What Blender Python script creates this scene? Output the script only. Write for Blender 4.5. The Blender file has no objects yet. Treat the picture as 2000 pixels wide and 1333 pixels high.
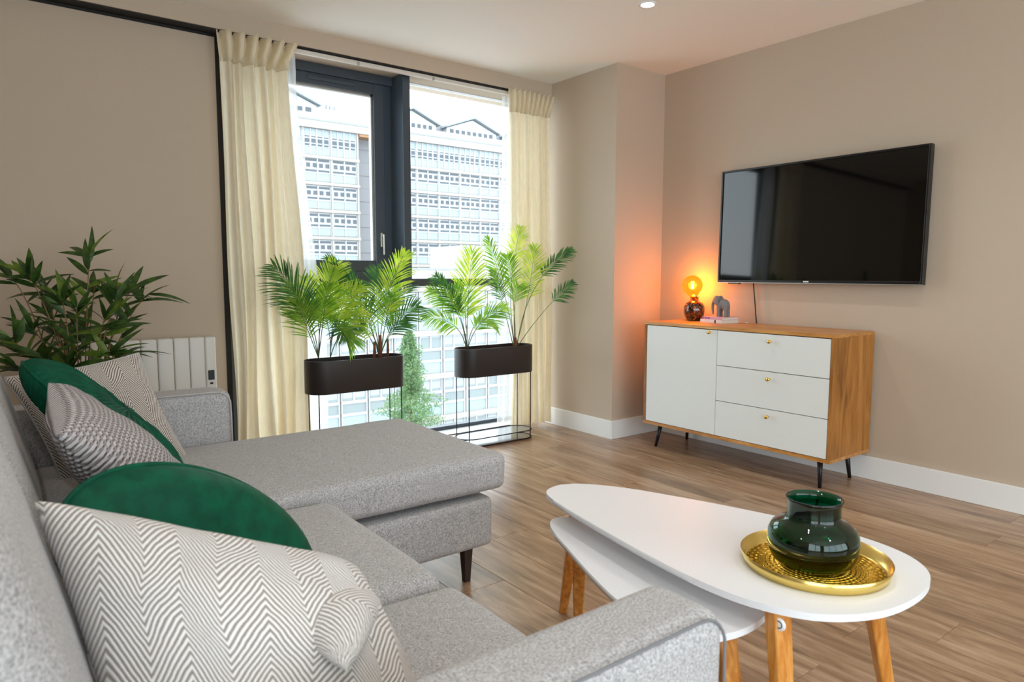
import bpy, bmesh, math, random
from mathutils import Vector, Matrix, noise, geometry
R = math.radians
PI = math.pi
random.seed(7)
sc = bpy.context.scene
COL = sc.collection

# ------------------------------------------------------------------ camera, sky, exposure
CAM = Vector((-3.2378, -3.1496, 1.0798))
FPX = 1350.386
_pi, _ro, _ya = R(5.5148), R(0.1085), R(37.4488)
FW = Vector((math.sin(_ya)*math.cos(_pi), math.cos(_ya)*math.cos(_pi), -math.sin(_pi)))
_r = Vector((math.cos(_ya), -math.sin(_ya), 0)); _u = _r.cross(FW)
RT = math.cos(_ro)*_r + math.sin(_ro)*_u
UP = -math.sin(_ro)*_r + math.cos(_ro)*_u
cd = bpy.data.cameras.new('camera'); cam = bpy.data.objects.new('camera', cd); COL.objects.link(cam)
cam.matrix_world = Matrix(((RT.x, UP.x, -FW.x, CAM.x), (RT.y, UP.y, -FW.y, CAM.y), (RT.z, UP.z, -FW.z, CAM.z), (0, 0, 0, 1)))
cd.sensor_width = 36; cd.lens = FPX/2000*36; cd.clip_start = 0.02; cd.clip_end = 400
cd.dof.use_dof = True; cd.dof.focus_distance = 2.9; cd.dof.aperture_fstop = 6.3
sc.camera = cam
sc.view_settings.view_transform = 'Standard'; sc.view_settings.look = 'None'
sc.view_settings.gamma = 1; sc.view_settings.use_curve_mapping = False
sc.view_settings.exposure = 1.2
sc.cycles.diffuse_bounces = 7; sc.cycles.max_bounces = 14; sc.cycles.transparent_max_bounces = 24

w = bpy.data.worlds.new('sky'); sc.world = w; w.use_nodes = True
nt = w.node_tree; nt.nodes.clear()
_o = nt.nodes.new('ShaderNodeOutputWorld'); _b = nt.nodes.new('ShaderNodeBackground')
_tc = nt.nodes.new('ShaderNodeTexCoord'); _n = nt.nodes.new('ShaderNodeTexNoise'); _cr = nt.nodes.new('ShaderNodeValToRGB')
_n.inputs['Scale'].default_value = 2.2; _n.inputs['Detail'].default_value = 4
_cr.color_ramp.elements[0].position = .35; _cr.color_ramp.elements[0].color = (.74, .87, 1, 1)
_cr.color_ramp.elements[1].position = .65; _cr.color_ramp.elements[1].color = (.94, .98, 1, 1)
nt.links.new(_tc.outputs['Generated'], _n.inputs['Vector']); nt.links.new(_n.outputs['Fac'], _cr.inputs['Fac'])
nt.links.new(_cr.outputs['Color'], _b.inputs['Color']); nt.links.new(_b.outputs[0], _o.inputs[0])
_b.inputs['Strength'].default_value = 2.9
SPOT_W = 9.0       # watts of each ceiling downlight

def lamp(name, kind, loc, rot=(0, 0, 0), parent=None, **kw):
    l = bpy.data.lights.new(name, kind); o = bpy.data.objects.new(name, l); COL.objects.link(o)
    o.location = loc; o.rotation_euler = rot
    for k, v in kw.items(): setattr(l, k, v)
    if parent: o.parent = parent; o.location = Vector(loc) - ORG[parent.name]
    return o
ORG = {}
# daylight portals: guide the sampling of the sky through the main window and the two added fill windows
def portal(loc, rot, sx, sy):
    o = lamp('daylight_portal', 'AREA', loc, rot, shape='RECTANGLE', size=sx, size_y=sy); o.data.cycles.is_portal = True
portal((-1.1, .98, 1.15), (R(-90), 0, 0), 2.2, 2.3)
portal((-4.83, -4.5, 1.25), (R(90), 0, R(-90)), 2.2, 2.1)
portal((-2.15, -6.12, 1.25), (R(90), 0, 0), 4.5, 2.1)

# ------------------------------------------------------------------ helpers
def ray(px, py): return FW + RT*((px-1000)/FPX) + UP*((666.5-py)/FPX)
def at(px, py, y):                                   # point of a plane y = const
    d = ray(px, py); return CAM + d*((y-CAM.y)/d.y)

def obj(name, data, parent=None, loc=None):
    o = bpy.data.objects.new(name, data); COL.objects.link(o)
    if parent is not None:
        o.parent = parent; ORG[o.name] = ORG[parent.name].copy()
    else:
        ORG[o.name] = Vector(loc or (0, 0, 0)); o.location = ORG[o.name]
    return o
def tag(o, label=None, cat=None, group=None, kind=None):
    if label: o['label'] = label
    if cat: o['category'] = cat
    if group: o['group'] = group
    if kind: o['kind'] = kind
    return o
def thing(name, label, cat, loc=(0, 0, 0), group=None):
    o = bpy.data.objects.new(name, None); COL.objects.link(o); o.location = loc; o.empty_display_size = .05
    ORG[o.name] = Vector(loc); return tag(o, label, cat, group)
def copy_tree(o, parent=None):
    c = o.copy(); COL.objects.link(c); ORG[c.name] = ORG[o.name].copy()
    if parent is not None: c.parent = parent
    for ch in list(o.children): copy_tree(ch, c)
    return c

class MB:
    def __init__(s): s.bm = bmesh.new()
    def _add(s, fn):
        n = len(s.bm.verts); fn(); s.bm.verts.ensure_lookup_table(); return s.bm.verts[n:]
    def box(s, x0, x1, y0, y1, z0, z1, bev=0, seg=2):
        t = bmesh.new(); bmesh.ops.create_cube(t, size=1)
        for v in t.verts: v.co = Vector((x0+(v.co.x+.5)*(x1-x0), y0+(v.co.y+.5)*(y1-y0), z0+(v.co.z+.5)*(z1-z0)))
        if bev > 0: bmesh.ops.bevel(t, geom=t.edges[:], offset=bev, segments=seg, affect='EDGES', profile=.5)
        s.merge(t); return s
    def merge(s, t, M=None):
        mp = {}
        for v in t.verts: mp[v] = s.bm.verts.new(M @ v.co if M else v.co)
        for f in t.faces:
            try:
                nf = s.bm.faces.new([mp[v] for v in f.verts]); nf.smooth = f.smooth
            except ValueError: pass
        t.free()
    def pydata(s, vs, fs, smooth=False):
        vv = [s.bm.verts.new(v) for v in vs]
        for f in fs:
            try:
                nf = s.bm.faces.new([vv[i] for i in f]); nf.smooth = smooth
            except ValueError: pass
        return s
    def tube(s, pts, rad, n=8, cap=True, smooth=True):
        pts = [Vector(p) for p in pts]; N = len(pts)
        rads = rad if isinstance(rad, (list, tuple)) else [rad]*N
        vs = []; prev = None
        for i, p in enumerate(pts):
            t = (pts[min(i+1, N-1)] - pts[max(i-1, 0)]).normalized()
            if prev is None:
                a = Vector((0, 0, 1)) if abs(t.z) < .9 else Vector((1, 0, 0)); u = t.cross(a).normalized()
            else: u = (prev - t*prev.dot(t)).normalized()
            prev = u; v = t.cross(u)
            for k in range(n):
                a = 2*PI*k/n; vs.append(p + (u*math.cos(a)+v*math.sin(a))*rads[i])
        fs = [(i*n+k, i*n+(k+1) % n, (i+1)*n+(k+1) % n, (i+1)*n+k) for i in range(N-1) for k in range(n)]
        if cap: fs += [tuple(range(n-1, -1, -1)), tuple(range((N-1)*n, N*n))]
        return s.pydata(vs, fs, smooth)
    def lathe(s, prof, c=(0, 0, 0), n=32, M=None, smooth=True, fn=None):
        vs = []; c = Vector(c)
        for r, z in prof:
            for k in range(n):
                a = 2*PI*k/n; rr = r*(fn(a, z) if fn else 1)
                p = Vector((rr*math.cos(a), rr*math.sin(a), z)); vs.append((M @ p if M else p)+c)
        fs = [(i*n+k, i*n+(k+1) % n, (i+1)*n+(k+1) % n, (i+1)*n+k) for i in range(len(prof)-1) for k in range(n)]
        s.pydata(vs, fs, smooth); return s
    def prism(s, outline, z0, z1, bev=0):                 # outline: list of (x, y)
        t = bmesh.new(); n = len(outline)
        a = [t.verts.new((x, y, z0)) for x, y in outline]; b = [t.verts.new((x, y, z1)) for x, y in outline]
        t.faces.new(a[::-1]); top = t.faces.new(b)
        for i in range(n):
            f = t.faces.new((a[i], a[(i+1) % n], b[(i+1) % n], b[i])); f.smooth = True
        if bev:
            es = [e for e in t.edges if (e.verts[0].co.z == e.verts[1].co.z)]
            bmesh.ops.bevel(t, geom=es, offset=bev, segments=2, affect='EDGES', profile=.5)
        s.merge(t); return s
    def build(s, name, m, parent=None, loc=None, smooth=None, angle=None):
        bmesh.ops.remove_doubles(s.bm, verts=s.bm.verts[:], dist=1e-6)
        bmesh.ops.recalc_face_normals(s.bm, faces=s.bm.faces[:])
        if smooth is not None:
            for f in s.bm.faces: f.smooth = smooth
        off = ORG[parent.name] if parent is not None else Vector(loc or (0, 0, 0))
        for v in s.bm.verts: v.co -= off
        me = bpy.data.meshes.new(name); s.bm.to_mesh(me); s.bm.free()
        if isinstance(m, (list, tuple)):
            for x in m: me.materials.append(x)
        else: me.materials.append(m)
        if angle is not None:
            for f in me.polygons: f.use_smooth = True
            me.set_sharp_from_angle(angle=R(angle))
        return obj(name, me, parent, loc)
def BX(*a, **k): return MB().box(*a, **k)

def soft_box(x0, x1, y0, y1, z0, z1, r, crown=0, n=26, wob=0, seed=0, fn=None):
    t = bmesh.new(); bmesh.ops.create_cube(t, size=2)
    bmesh.ops.subdivide_edges(t, edges=t.edges[:], cuts=n, use_grid_fill=True)
    h = Vector(((x1-x0)/2, (y1-y0)/2, (z1-z0)/2)); c = Vector(((x0+x1)/2, (y0+y1)/2, (z0+z1)/2))
    for v in t.verts:
        p = Vector([math.sin(q*PI/2) for q in v.co])
        q = Vector((p.x*h.x, p.y*h.y, p.z*h.z))
        inn = Vector([max(-(h[i]-r), min(h[i]-r, q[i])) for i in range(3)])
        d = q-inn
        if d.length > 1e-9: q = inn+d.normalized()*r
        u, vv, ww = q.x/h.x, q.y/h.y, q.z/h.z
        if crown:
            q.z += crown*(1-u*u)*(1-vv*vv)*(1 if ww > 0 else -.3)*abs(ww)
        if wob:
            nn = noise.noise_vector(Vector((q.x*5+seed, q.y*5, q.z*5)))
            q += nn*wob
        if fn: q = fn(q, u, vv, ww)
        v.co = q+c
    for f in t.faces: f.smooth = True
    m = MB(); m.merge(t)
    for f in m.bm.faces: f.smooth = True
    return m

# ------------------------------------------------------------------ materials
def new_mat(name):
    m = bpy.data.materials.new(name); m.use_nodes = True; nt = m.node_tree
    return m, nt, nt.nodes['Principled BSDF'], nt.nodes['Material Output']
def L(nt, a, b): nt.links.new(a, b)
def N(nt, t, **k):
    n = nt.nodes.new(t)
    for a, b in k.items():
        if a in n.inputs: n.inputs[a].default_value = b
        else: setattr(n, a, b)
    return n
def srgb(r, g, b):
    f = lambda c: (c/255/12.92 if c/255 <= .04045 else ((c/255+.055)/1.055)**2.4)
    return (f(r), f(g), f(b), 1)
def mat(name, col, rough=.5, metal=0, bump=0, bscale=200, spec=None, sheen=0, **k):
    m, nt, p, o = new_mat(name)
    p.inputs['Base Color'].default_value = col; p.inputs['Roughness'].default_value = rough; p.inputs['Metallic'].default_value = metal
    if spec is not None: p.inputs['Specular IOR Level'].default_value = spec
    if sheen: p.inputs['Sheen Weight'].default_value = sheen; p.inputs['Sheen Roughness'].default_value = .4
    for a, b in k.items(): p.inputs[a.replace('_', ' ')].default_value = b
    tc = N(nt, 'ShaderNodeTexCoord'); ns = N(nt, 'ShaderNodeTexNoise', Scale=bscale, Detail=3.0)
    L(nt, tc.outputs['Object'], ns.inputs['Vector'])
    mx = N(nt, 'ShaderNodeMix', data_type='RGBA', blend_type='MULTIPLY'); mx.inputs[0].default_value = 1
    cr = N(nt, 'ShaderNodeValToRGB'); cr.color_ramp.elements[0].color = (.95, .95, .95, 1); cr.color_ramp.elements[1].color = (1.03, 1.03, 1.03, 1)
    L(nt, ns.outputs['Fac'], cr.inputs['Fac']); mx.inputs[6].default_value = col; L(nt, cr.outputs['Color'], mx.inputs[7]); L(nt, mx.outputs[2], p.inputs['Base Color'])
    if bump:
        b = N(nt, 'ShaderNodeBump', Strength=bump, Distance=.002); L(nt, ns.outputs['Fac'], b.inputs['Height']); L(nt, b.outputs[0], p.inputs['Normal'])
    return m

def ramp(nt, src, stops):
    cr = N(nt, 'ShaderNodeValToRGB'); e = cr.color_ramp.elements
    while len(e) < len(stops): e.new(.5)
    for i, (p, c) in enumerate(stops): e[i].position = p; e[i].color = c
    L(nt, src, cr.inputs['Fac']); return cr.outputs['Color']

def fabric(name, c1, c2, scale=260, bump=.5, sheen=.25, rough=.95):
    m, nt, p, o = new_mat(name)
    tc = N(nt, 'ShaderNodeTexCoord')
    a = N(nt, 'ShaderNodeTexNoise', Scale=float(scale), Detail=3.0, Roughness=.6); L(nt, tc.outputs['Object'], a.inputs['Vector'])
    b = N(nt, 'ShaderNodeTexNoise', Scale=float(scale*.22), Detail=2.0); L(nt, tc.outputs['Object'], b.inputs['Vector'])
    ad = N(nt, 'ShaderNodeMath', operation='MULTIPLY_ADD'); L(nt, b.outputs['Fac'], ad.inputs[0]); ad.inputs[1].default_value = .10; L(nt, a.outputs['Fac'], ad.inputs[2])
    L(nt, ramp(nt, ad.outputs[0], [(.38, c1), (.72, c2)]), p.inputs['Base Color'])
    bp = N(nt, 'ShaderNodeBump', Strength=bump, Distance=.0015); L(nt, a.outputs['Fac'], bp.inputs['Height']); L(nt, bp.outputs[0], p.inputs['Normal'])
    p.inputs['Roughness'].default_value = rough; p.inputs['Sheen Weight'].default_value = sheen; p.inputs['Specular IOR Level'].default_value = .2
    return m

def wood(name, c1, c2, c3, axis=2, scale=6, rough=.45, rnd=False, stretch=14, coat=0, bump=.15):
    m, nt, p, o = new_mat(name)
    tc = N(nt, 'ShaderNodeTexCoord'); mp = N(nt, 'ShaderNodeMapping')
    s = [stretch]*3; s[axis] = 1.0; mp.inputs['Scale'].default_value = s
    src = tc.outputs['Object']
    if rnd:
        oi = N(nt, 'ShaderNodeObjectInfo'); cb = N(nt, 'ShaderNodeVectorMath', operation='MULTIPLY_ADD')
        cx = N(nt, 'ShaderNodeCombineXYZ'); L(nt, oi.outputs['Random'], cx.inputs[0]); L(nt, oi.outputs['Random'], cx.inputs[1]); L(nt, oi.outputs['Random'], cx.inputs[2])
        cb.inputs[1].default_value = (37, 53, 11); L(nt, cx.outputs[0], cb.inputs[0]); L(nt, src, cb.inputs[2]); src = cb.outputs[0]
    L(nt, src, mp.inputs['Vector'])
    a = N(nt, 'ShaderNodeTexNoise', Scale=float(scale), Detail=8.0, Roughness=.65, Distortion=.6); L(nt, mp.outputs[0], a.inputs['Vector'])
    b = N(nt, 'ShaderNodeTexNoise', Scale=float(scale*.25), Detail=3.0, Distortion=1.0); L(nt, mp.outputs[0], b.inputs['Vector'])
    ad = N(nt, 'ShaderNodeMath', operation='MULTIPLY_ADD'); L(nt, b.outputs['Fac'], ad.inputs[0]); ad.inputs[1].default_value = .6; L(nt, a.outputs['Fac'], ad.inputs[2])
    col = ramp(nt, ad.outputs[0], [(.58, c1), (.80, c2), (1.0, c3)])
    if rnd:
        hv = N(nt, 'ShaderNodeHueSaturation'); mr = N(nt, 'ShaderNodeMapRange'); mr.inputs['To Min'].default_value = .88; mr.inputs['To Max'].default_value = 1.10
        L(nt, oi.outputs['Random'], mr.inputs['Value']); L(nt, mr.outputs[0], hv.inputs['Value']); L(nt, col, hv.inputs['Color']); col = hv.outputs['Color']
    L(nt, col, p.inputs['Base Color'])
    p.inputs['Roughness'].default_value = rough
    if coat: p.inputs['Coat Weight'].default_value = coat; p.inputs['Coat Roughness'].default_value = .15
    bp = N(nt, 'ShaderNodeBump', Strength=bump, Distance=.001); L(nt, a.outputs['Fac'], bp.inputs['Height']); L(nt, bp.outputs[0], p.inputs['Normal'])
    return m

def herringbone(name, cream, line, pitch, colw, duty=.5):
    # zigzag stripes woven along the UV map of the cushion (uv in metres)
    m, nt, p, o = new_mat(name)
    uv = N(nt, 'ShaderNodeUVMap'); sp = N(nt, 'ShaderNodeSeparateXYZ')
    ns = N(nt, 'ShaderNodeTexNoise', Scale=30.0, Detail=2.0); L(nt, uv.outputs[0], ns.inputs['Vector'])
    vm = N(nt, 'ShaderNodeVectorMath', operation='MULTIPLY_ADD'); L(nt, ns.outputs['Color'], vm.inputs[0]); vm.inputs[1].default_value = (.004, .004, 0); L(nt, uv.outputs[0], vm.inputs[2])
    L(nt, vm.outputs[0], sp.inputs[0])
    pp = N(nt, 'ShaderNodeMath', operation='PINGPONG'); L(nt, sp.outputs[0], pp.inputs[0]); pp.inputs[1].default_value = colw
    ad = N(nt, 'ShaderNodeMath', operation='MULTIPLY_ADD'); L(nt, pp.outputs[0], ad.inputs[0]); ad.inputs[1].default_value = 1.55; L(nt, sp.outputs[1], ad.inputs[2])
    mu = N(nt, 'ShaderNodeMath', operation='MULTIPLY'); L(nt, ad.outputs[0], mu.inputs[0]); mu.inputs[1].default_value = 2*PI/pitch
    si = N(nt, 'ShaderNodeMath', operation='SINE'); L(nt, mu.outputs[0], si.inputs[0])
    f = N(nt, 'ShaderNodeTexNoise', Scale=420.0, Detail=2.0); L(nt, uv.outputs[0], f.inputs['Vector'])
    a2 = N(nt, 'ShaderNodeMath', operation='MULTIPLY_ADD'); L(nt, f.outputs['Fac'], a2.inputs[0]); a2.inputs[1].default_value = .9; L(nt, si.outputs[0], a2.inputs[2])
    mr = N(nt, 'ShaderNodeMapRange'); mr.inputs['From Min'].default_value = .15+duty*.5-.25; mr.inputs['From Max'].default_value = .95+duty*.5-.25; L(nt, a2.outputs[0], mr.inputs['Value'])
    mx = N(nt, 'ShaderNodeMix', data_type='RGBA'); mx.inputs[6].default_value = cream; mx.inputs[7].default_value = line; L(nt, mr.outputs[0], mx.inputs[0])
    L(nt, mx.outputs[2], p.inputs['Base Color'])
    bp = N(nt, 'ShaderNodeBump', Strength=.5, Distance=.002, invert=True); L(nt, a2.outputs[0], bp.inputs['Height']); L(nt, bp.outputs[0], p.inputs['Normal'])
    p.inputs['Roughness'].default_value = .95; p.inputs['Sheen Weight'].default_value = .3; p.inputs['Specular IOR Level'].default_value = .15
    return m

def knit(name, light, dark, px, py):
    m, nt, p, o = new_mat(name)
    uv = N(nt, 'ShaderNodeUVMap'); sp = N(nt, 'ShaderNodeSeparateXYZ'); L(nt, uv.outputs[0], sp.inputs[0])
    my = N(nt, 'ShaderNodeMath', operation='DIVIDE'); L(nt, sp.outputs[1], my.inputs[0]); my.inputs[1].default_value = py
    fl = N(nt, 'ShaderNodeMath', operation='FLOOR'); L(nt, my.outputs[0], fl.inputs[0])
    mxx = N(nt, 'ShaderNodeMath', operation='DIVIDE'); L(nt, sp.outputs[0], mxx.inputs[0]); mxx.inputs[1].default_value = px
    sh = N(nt, 'ShaderNodeMath', operation='MULTIPLY_ADD'); L(nt, fl.outputs[0], sh.inputs[0]); sh.inputs[1].default_value = .5; L(nt, mxx.outputs[0], sh.inputs[2])
    def wave(s, k=2*PI):
        a = N(nt, 'ShaderNodeMath', operation='MULTIPLY'); L(nt, s, a.inputs[0]); a.inputs[1].default_value = k
        b = N(nt, 'ShaderNodeMath', operation='COSINE'); L(nt, a.outputs[0], b.inputs[0]); return b.outputs[0]
    wx, wy = wave(sh.outputs[0]), wave(my.outputs[0])
    ad = N(nt, 'ShaderNodeMath', operation='ADD'); L(nt, wx, ad.inputs[0]); L(nt, wy, ad.inputs[1])
    mr = N(nt, 'ShaderNodeMapRange'); mr.inputs['From Min'].default_value = .7; mr.inputs['From Max'].default_value = 1.6; L(nt, ad.outputs[0], mr.inputs['Value'])
    mx = N(nt, 'ShaderNodeMix', data_type='RGBA'); mx.inputs[6].default_value = light; mx.inputs[7].default_value = dark; L(nt, mr.outputs[0], mx.inputs[0])
    L(nt, mx.outputs[2], p.inputs['Base Color'])
    bp = N(nt, 'ShaderNodeBump', Strength=.9, Distance=.004, invert=True); L(nt, ad.outputs[0], bp.inputs['Height']); L(nt, bp.outputs[0], p.inputs['Normal'])
    p.inputs['Roughness'].default_value = .95; p.inputs['Specular IOR Level'].default_value = .15
    return m

def pane_mat(name, tint=(1, 1, 1, 1), gloss=.06):
    m, nt, p, o = new_mat(name); nt.nodes.remove(p)
    t = N(nt, 'ShaderNodeBsdfTransparent'); t.inputs[0].default_value = tint
    g = N(nt, 'ShaderNodeBsdfGlossy'); g.inputs['Roughness'].default_value = .01
    fr = N(nt, 'ShaderNodeFresnel', IOR=1.4); mx = N(nt, 'ShaderNodeMixShader')
    ge = N(nt, 'ShaderNodeNewGeometry'); inv = N(nt, 'ShaderNodeMath', operation='SUBTRACT'); inv.inputs[0].default_value = 1; L(nt, ge.outputs['Backfacing'], inv.inputs[1])
    m0 = N(nt, 'ShaderNodeMath', operation='MULTIPLY'); L(nt, fr.outputs[0], m0.inputs[0]); L(nt, inv.outputs[0], m0.inputs[1])
    mul = N(nt, 'ShaderNodeMath', operation='MULTIPLY'); L(nt, m0.outputs[0], mul.inputs[0]); mul.inputs[1].default_value = gloss/.03
    L(nt, mul.outputs[0], mx.inputs[0]); L(nt, t.outputs[0], mx.inputs[1]); L(nt, g.outputs[0], mx.inputs[2]); L(nt, mx.outputs[0], o.inputs[0])
    return m

def leafmat(name, c1, c2, trans=.45, rough=.35):
    m, nt, p, o = new_mat(name)
    tc = N(nt, 'ShaderNodeTexCoord'); ns = N(nt, 'ShaderNodeTexNoise', Scale=18.0, Detail=2.0); L(nt, tc.outputs['Object'], ns.inputs['Vector'])
    col = ramp(nt, ns.outputs['Fac'], [(.35, c1), (.65, c2)])
    L(nt, col, p.inputs['Base Color']); p.inputs['Roughness'].default_value = rough
    tr = N(nt, 'ShaderNodeBsdfTranslucent'); L(nt, col, tr.inputs[0]); mx = N(nt, 'ShaderNodeMixShader'); mx.inputs[0].default_value = trans
    L(nt, p.outputs[0], mx.inputs[1]); L(nt, tr.outputs[0], mx.inputs[2]); L(nt, mx.outputs[0], o.inputs[0])
    return m
def cloth(name, col, trans=.5, transp=0.0):
    m, nt, p, o = new_mat(name)
    tc = N(nt, 'ShaderNodeTexCoord'); mp = N(nt, 'ShaderNodeMapping'); mp.inputs['Scale'].default_value = (1, 1, .15)
    ns = N(nt, 'ShaderNodeTexNoise', Scale=120.0, Detail=3.0); L(nt, tc.outputs['Object'], mp.inputs[0]); L(nt, mp.outputs[0], ns.inputs['Vector'])
    c2 = tuple(c*.9 for c in col[:3])+(1,)
    cc = ramp(nt, ns.outputs['Fac'], [(.3, c2), (.7, col)])
    L(nt, cc, p.inputs['Base Color']); p.inputs['Roughness'].default_value = .9; p.inputs['Specular IOR Level'].default_value = .1
    tr = N(nt, 'ShaderNodeBsdfTranslucent'); L(nt, cc, tr.inputs[0]); mx = N(nt, 'ShaderNodeMixShader'); mx.inputs[0].default_value = trans
    L(nt, p.outputs[0], mx.inputs[1]); L(nt, tr.outputs[0], mx.inputs[2]); out = mx.outputs[0]
    if transp:
        tp = N(nt, 'ShaderNodeBsdfTransparent'); m2 = N(nt, 'ShaderNodeMixShader'); m2.inputs[0].default_value = transp
        L(nt, out, m2.inputs[1]); L(nt, tp.outputs[0], m2.inputs[2]); out = m2.outputs[0]
    L(nt, out, o.inputs[0]); return m
def emit(name, col, s):
    m, nt, p, o = new_mat(name); p.inputs['Base Color'].default_value = col; p.inputs['Emission Color'].default_value = col; p.inputs['Emission Strength'].default_value = s; return m

M = {}
M['wall'] = mat('taupe_wall_paint', srgb(193, 176, 156), .85, bump=.25, bscale=350)
M['ceil'] = mat('ceiling_paint', srgb(244, 240, 231), .9, bump=.1, bscale=200)
M['skirt'] = mat('white_skirting', srgb(236, 236, 234), .4)
M['frame'] = mat('anthracite_frame', srgb(66, 76, 86), .3, bump=.1, bscale=500)
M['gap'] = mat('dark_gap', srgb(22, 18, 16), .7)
M['rail'] = mat('white_rail', srgb(222, 214, 202), .5)
M['sill'] = mat('white_threshold', srgb(235, 236, 238), .25)
M['pane'] = pane_mat('window_glass', (.88, .90, .90, 1))
M['floor'] = wood('laminate_oak', srgb(116, 90, 67), srgb(158, 127, 99), srgb(186, 158, 131), axis=1, scale=3.2, rough=.29, rnd=True, stretch=11, bump=.12)
M['sub'] = mat('dark_subfloor', srgb(60, 46, 34), .9)
M['sofa'] = fabric('heather_grey_wool', srgb(134, 133, 134), srgb(203, 201, 201), 300, bump=.22, sheen=.15)
M['pipe'] = fabric('grey_piping', srgb(160, 156, 153), srgb(200, 195, 192), 300, bump=.2)
M['seam'] = mat('dark_seam', srgb(120, 120, 123), .9)
M['darkleg'] = mat('dark_wood_leg', srgb(52, 38, 36), .4, bump=.1)
M['velvet'] = fabric('emerald_velvet', srgb(0, 68, 48), srgb(0, 88, 62), 30, bump=.05, sheen=.0, rough=.62)
M['herr'] = herringbone('herringbone_cream', srgb(236, 233, 230), srgb(150, 141, 134), .0125, .055, .45)
M['herr_f'] = herringbone('herringbone_dense', srgb(226, 219, 211), srgb(122, 108, 102), .0125, .055, .35)
M['knit'] = knit('waffle_knit', srgb(214, 208, 209), srgb(98, 82, 84), .0190, .0125)
M['white'] = mat('white_lacquer', srgb(238, 238, 240), .35)
M['cabw'] = mat('white_cabinet_front', srgb(228, 230, 226), .45)
M['tablew'] = mat('white_table_top', srgb(236, 237, 240), .38)
M['edge'] = mat('table_edge', srgb(214, 208, 200), .5)
M['oak'] = wood('cabinet_oak', srgb(112, 66, 20), srgb(164, 106, 42), srgb(186, 128, 62), axis=2, scale=3.2, rough=.5, stretch=7)
M['oaktop'] = wood('cabinet_oak_top', srgb(150, 92, 38), srgb(192, 132, 66), srgb(212, 156, 90), axis=1, scale=5, rough=.35, stretch=9)
M['oakleg'] = wood('table_leg_oak', srgb(158, 88, 24), srgb(200, 128, 48), srgb(222, 160, 84), axis=2, scale=9, rough=.4, stretch=8)
M['metalblk'] = mat('black_metal', srgb(30, 30, 32), .4, .3)
M['planter'] = mat('black_planter', srgb(44, 38, 36), .42, bump=.05)
M['brass'] = mat('brass', srgb(236, 190, 96), .25, 1)
M['tvb'] = mat('tv_bezel', srgb(14, 14, 14), .3)
M['tvs'] = mat('tv_screen', srgb(4, 4, 4), .05, Specular_IOR_Level=.5)
M['silver'] = mat('tv_silver', srgb(180, 178, 172), .35, .8)
M['cable'] = mat('black_cable', srgb(16, 15, 15), .5)
M['wcable'] = mat('white_cable', srgb(228, 220, 208), .5)
M['radi'] = mat('radiator_white', srgb(224, 220, 212), .45)
M['eleph'] = mat('grey_figurine', srgb(124, 122, 122), .75, bump=.2)
M['soil'] = mat('dark_soil', srgb(34, 26, 22), .95, bump=.6, bscale=90)
M['trunk'] = mat('palm_husk', srgb(120, 70, 46), .85, bump=.6, bscale=120)
M['stemg'] = mat('palm_stem', srgb(92, 96, 70), .5)
M['leaf0'] = leafmat('palm_bright', srgb(164, 206, 50), srgb(226, 236, 96), .55)
M['leaf1'] = leafmat('palm_mid', srgb(104, 160, 46), srgb(164, 202, 70), .5)
M['leaf2'] = leafmat('palm_dark', srgb(44, 96, 46), srgb(90, 142, 66), .35)
M['leaf3'] = leafmat('bamboo_dark', srgb(34, 58, 24), srgb(70, 102, 38), .2, .4)
M['leaf4'] = leafmat('bamboo_light', srgb(78, 110, 34), srgb(124, 150, 56), .35, .4)
M['cane'] = mat('bamboo_cane', srgb(128, 96, 56), .6)
M['cream'] = cloth('cream_curtain', srgb(250, 240, 216), .40)
M['sheer'] = cloth('white_sheer', srgb(246, 246, 244), .55, .3)
M['pot'] = mat('plant_pot', srgb(90, 88, 86), .6)

# ------------------------------------------------------------------ the room
H = 2.4
XW, YB, XL, YF = .455, -6.0, -4.7, .70
def struct(name, mb, m, **k): return tag(mb.build(name, m, **k), kind='structure')
struct('ceiling', BX(XL-.1, XW+.1, YB-.1, 1.05, H, H+.1), M['ceil'])
struct('wall_right', BX(XW, XW+.12, YB-.1, 1.05, -.05, H), M['wall'])
wl_ = BX(XL-.12, XL, YB-.1, -5.6, -.05, H); wl_.box(XL-.12, XL, -3.4, 1.05, -.05, H); wl_.box(XL-.12, XL, -5.6, -3.4, -.05, .2); wl_.box(XL-.12, XL, -5.6, -3.4, 2.3, H)
struct('wall_left', wl_, M['wall'])
w3_ = BX(XL-.09, XL-.04, -5.6, -3.4, .2, .26); w3_.box(XL-.09, XL-.04, -5.6, -3.4, 2.24, 2.3)
for y_ in (-5.6, -4.5, -3.46): w3_.box(XL-.09, XL-.04, y_, y_+.06, .26, 2.24)
w3 = struct('fill_window_left', w3_, M['frame']); BX(XL-.07, XL-.064, -5.54, -3.46, .26, 2.24).build('pane', M['pane'], w3)  # unseen window added in the left wall for fill daylight
wb = BX(XL, XL+.3, YB-.12, YB, 0, H); wb.box(.1, XW, YB-.12, YB, 0, H); wb.box(XL+.3, .1, YB-.12, YB, 0, .2); wb.box(XL+.3, .1, YB-.12, YB, 2.3, H)
struct('wall_back', wb, M['wall'])
wf = BX(XL+.3, .1, YB-.1, YB-.05, .2, .26)
wf.box(XL+.3, .1, YB-.1, YB-.05, 2.24, 2.3)
for x in (XL+.3, -3.3, -2.2, -1.1, .04): wf.box(x, x+.06, YB-.1, YB-.05, .26, 2.24)
w2 = struct('fill_window_back', wf, M['frame']); BX(XL+.36, .04, YB-.08, YB-.074, .26, 2.24).build('pane', M['pane'], w2)  # added out of view to let fill daylight in from behind
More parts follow.
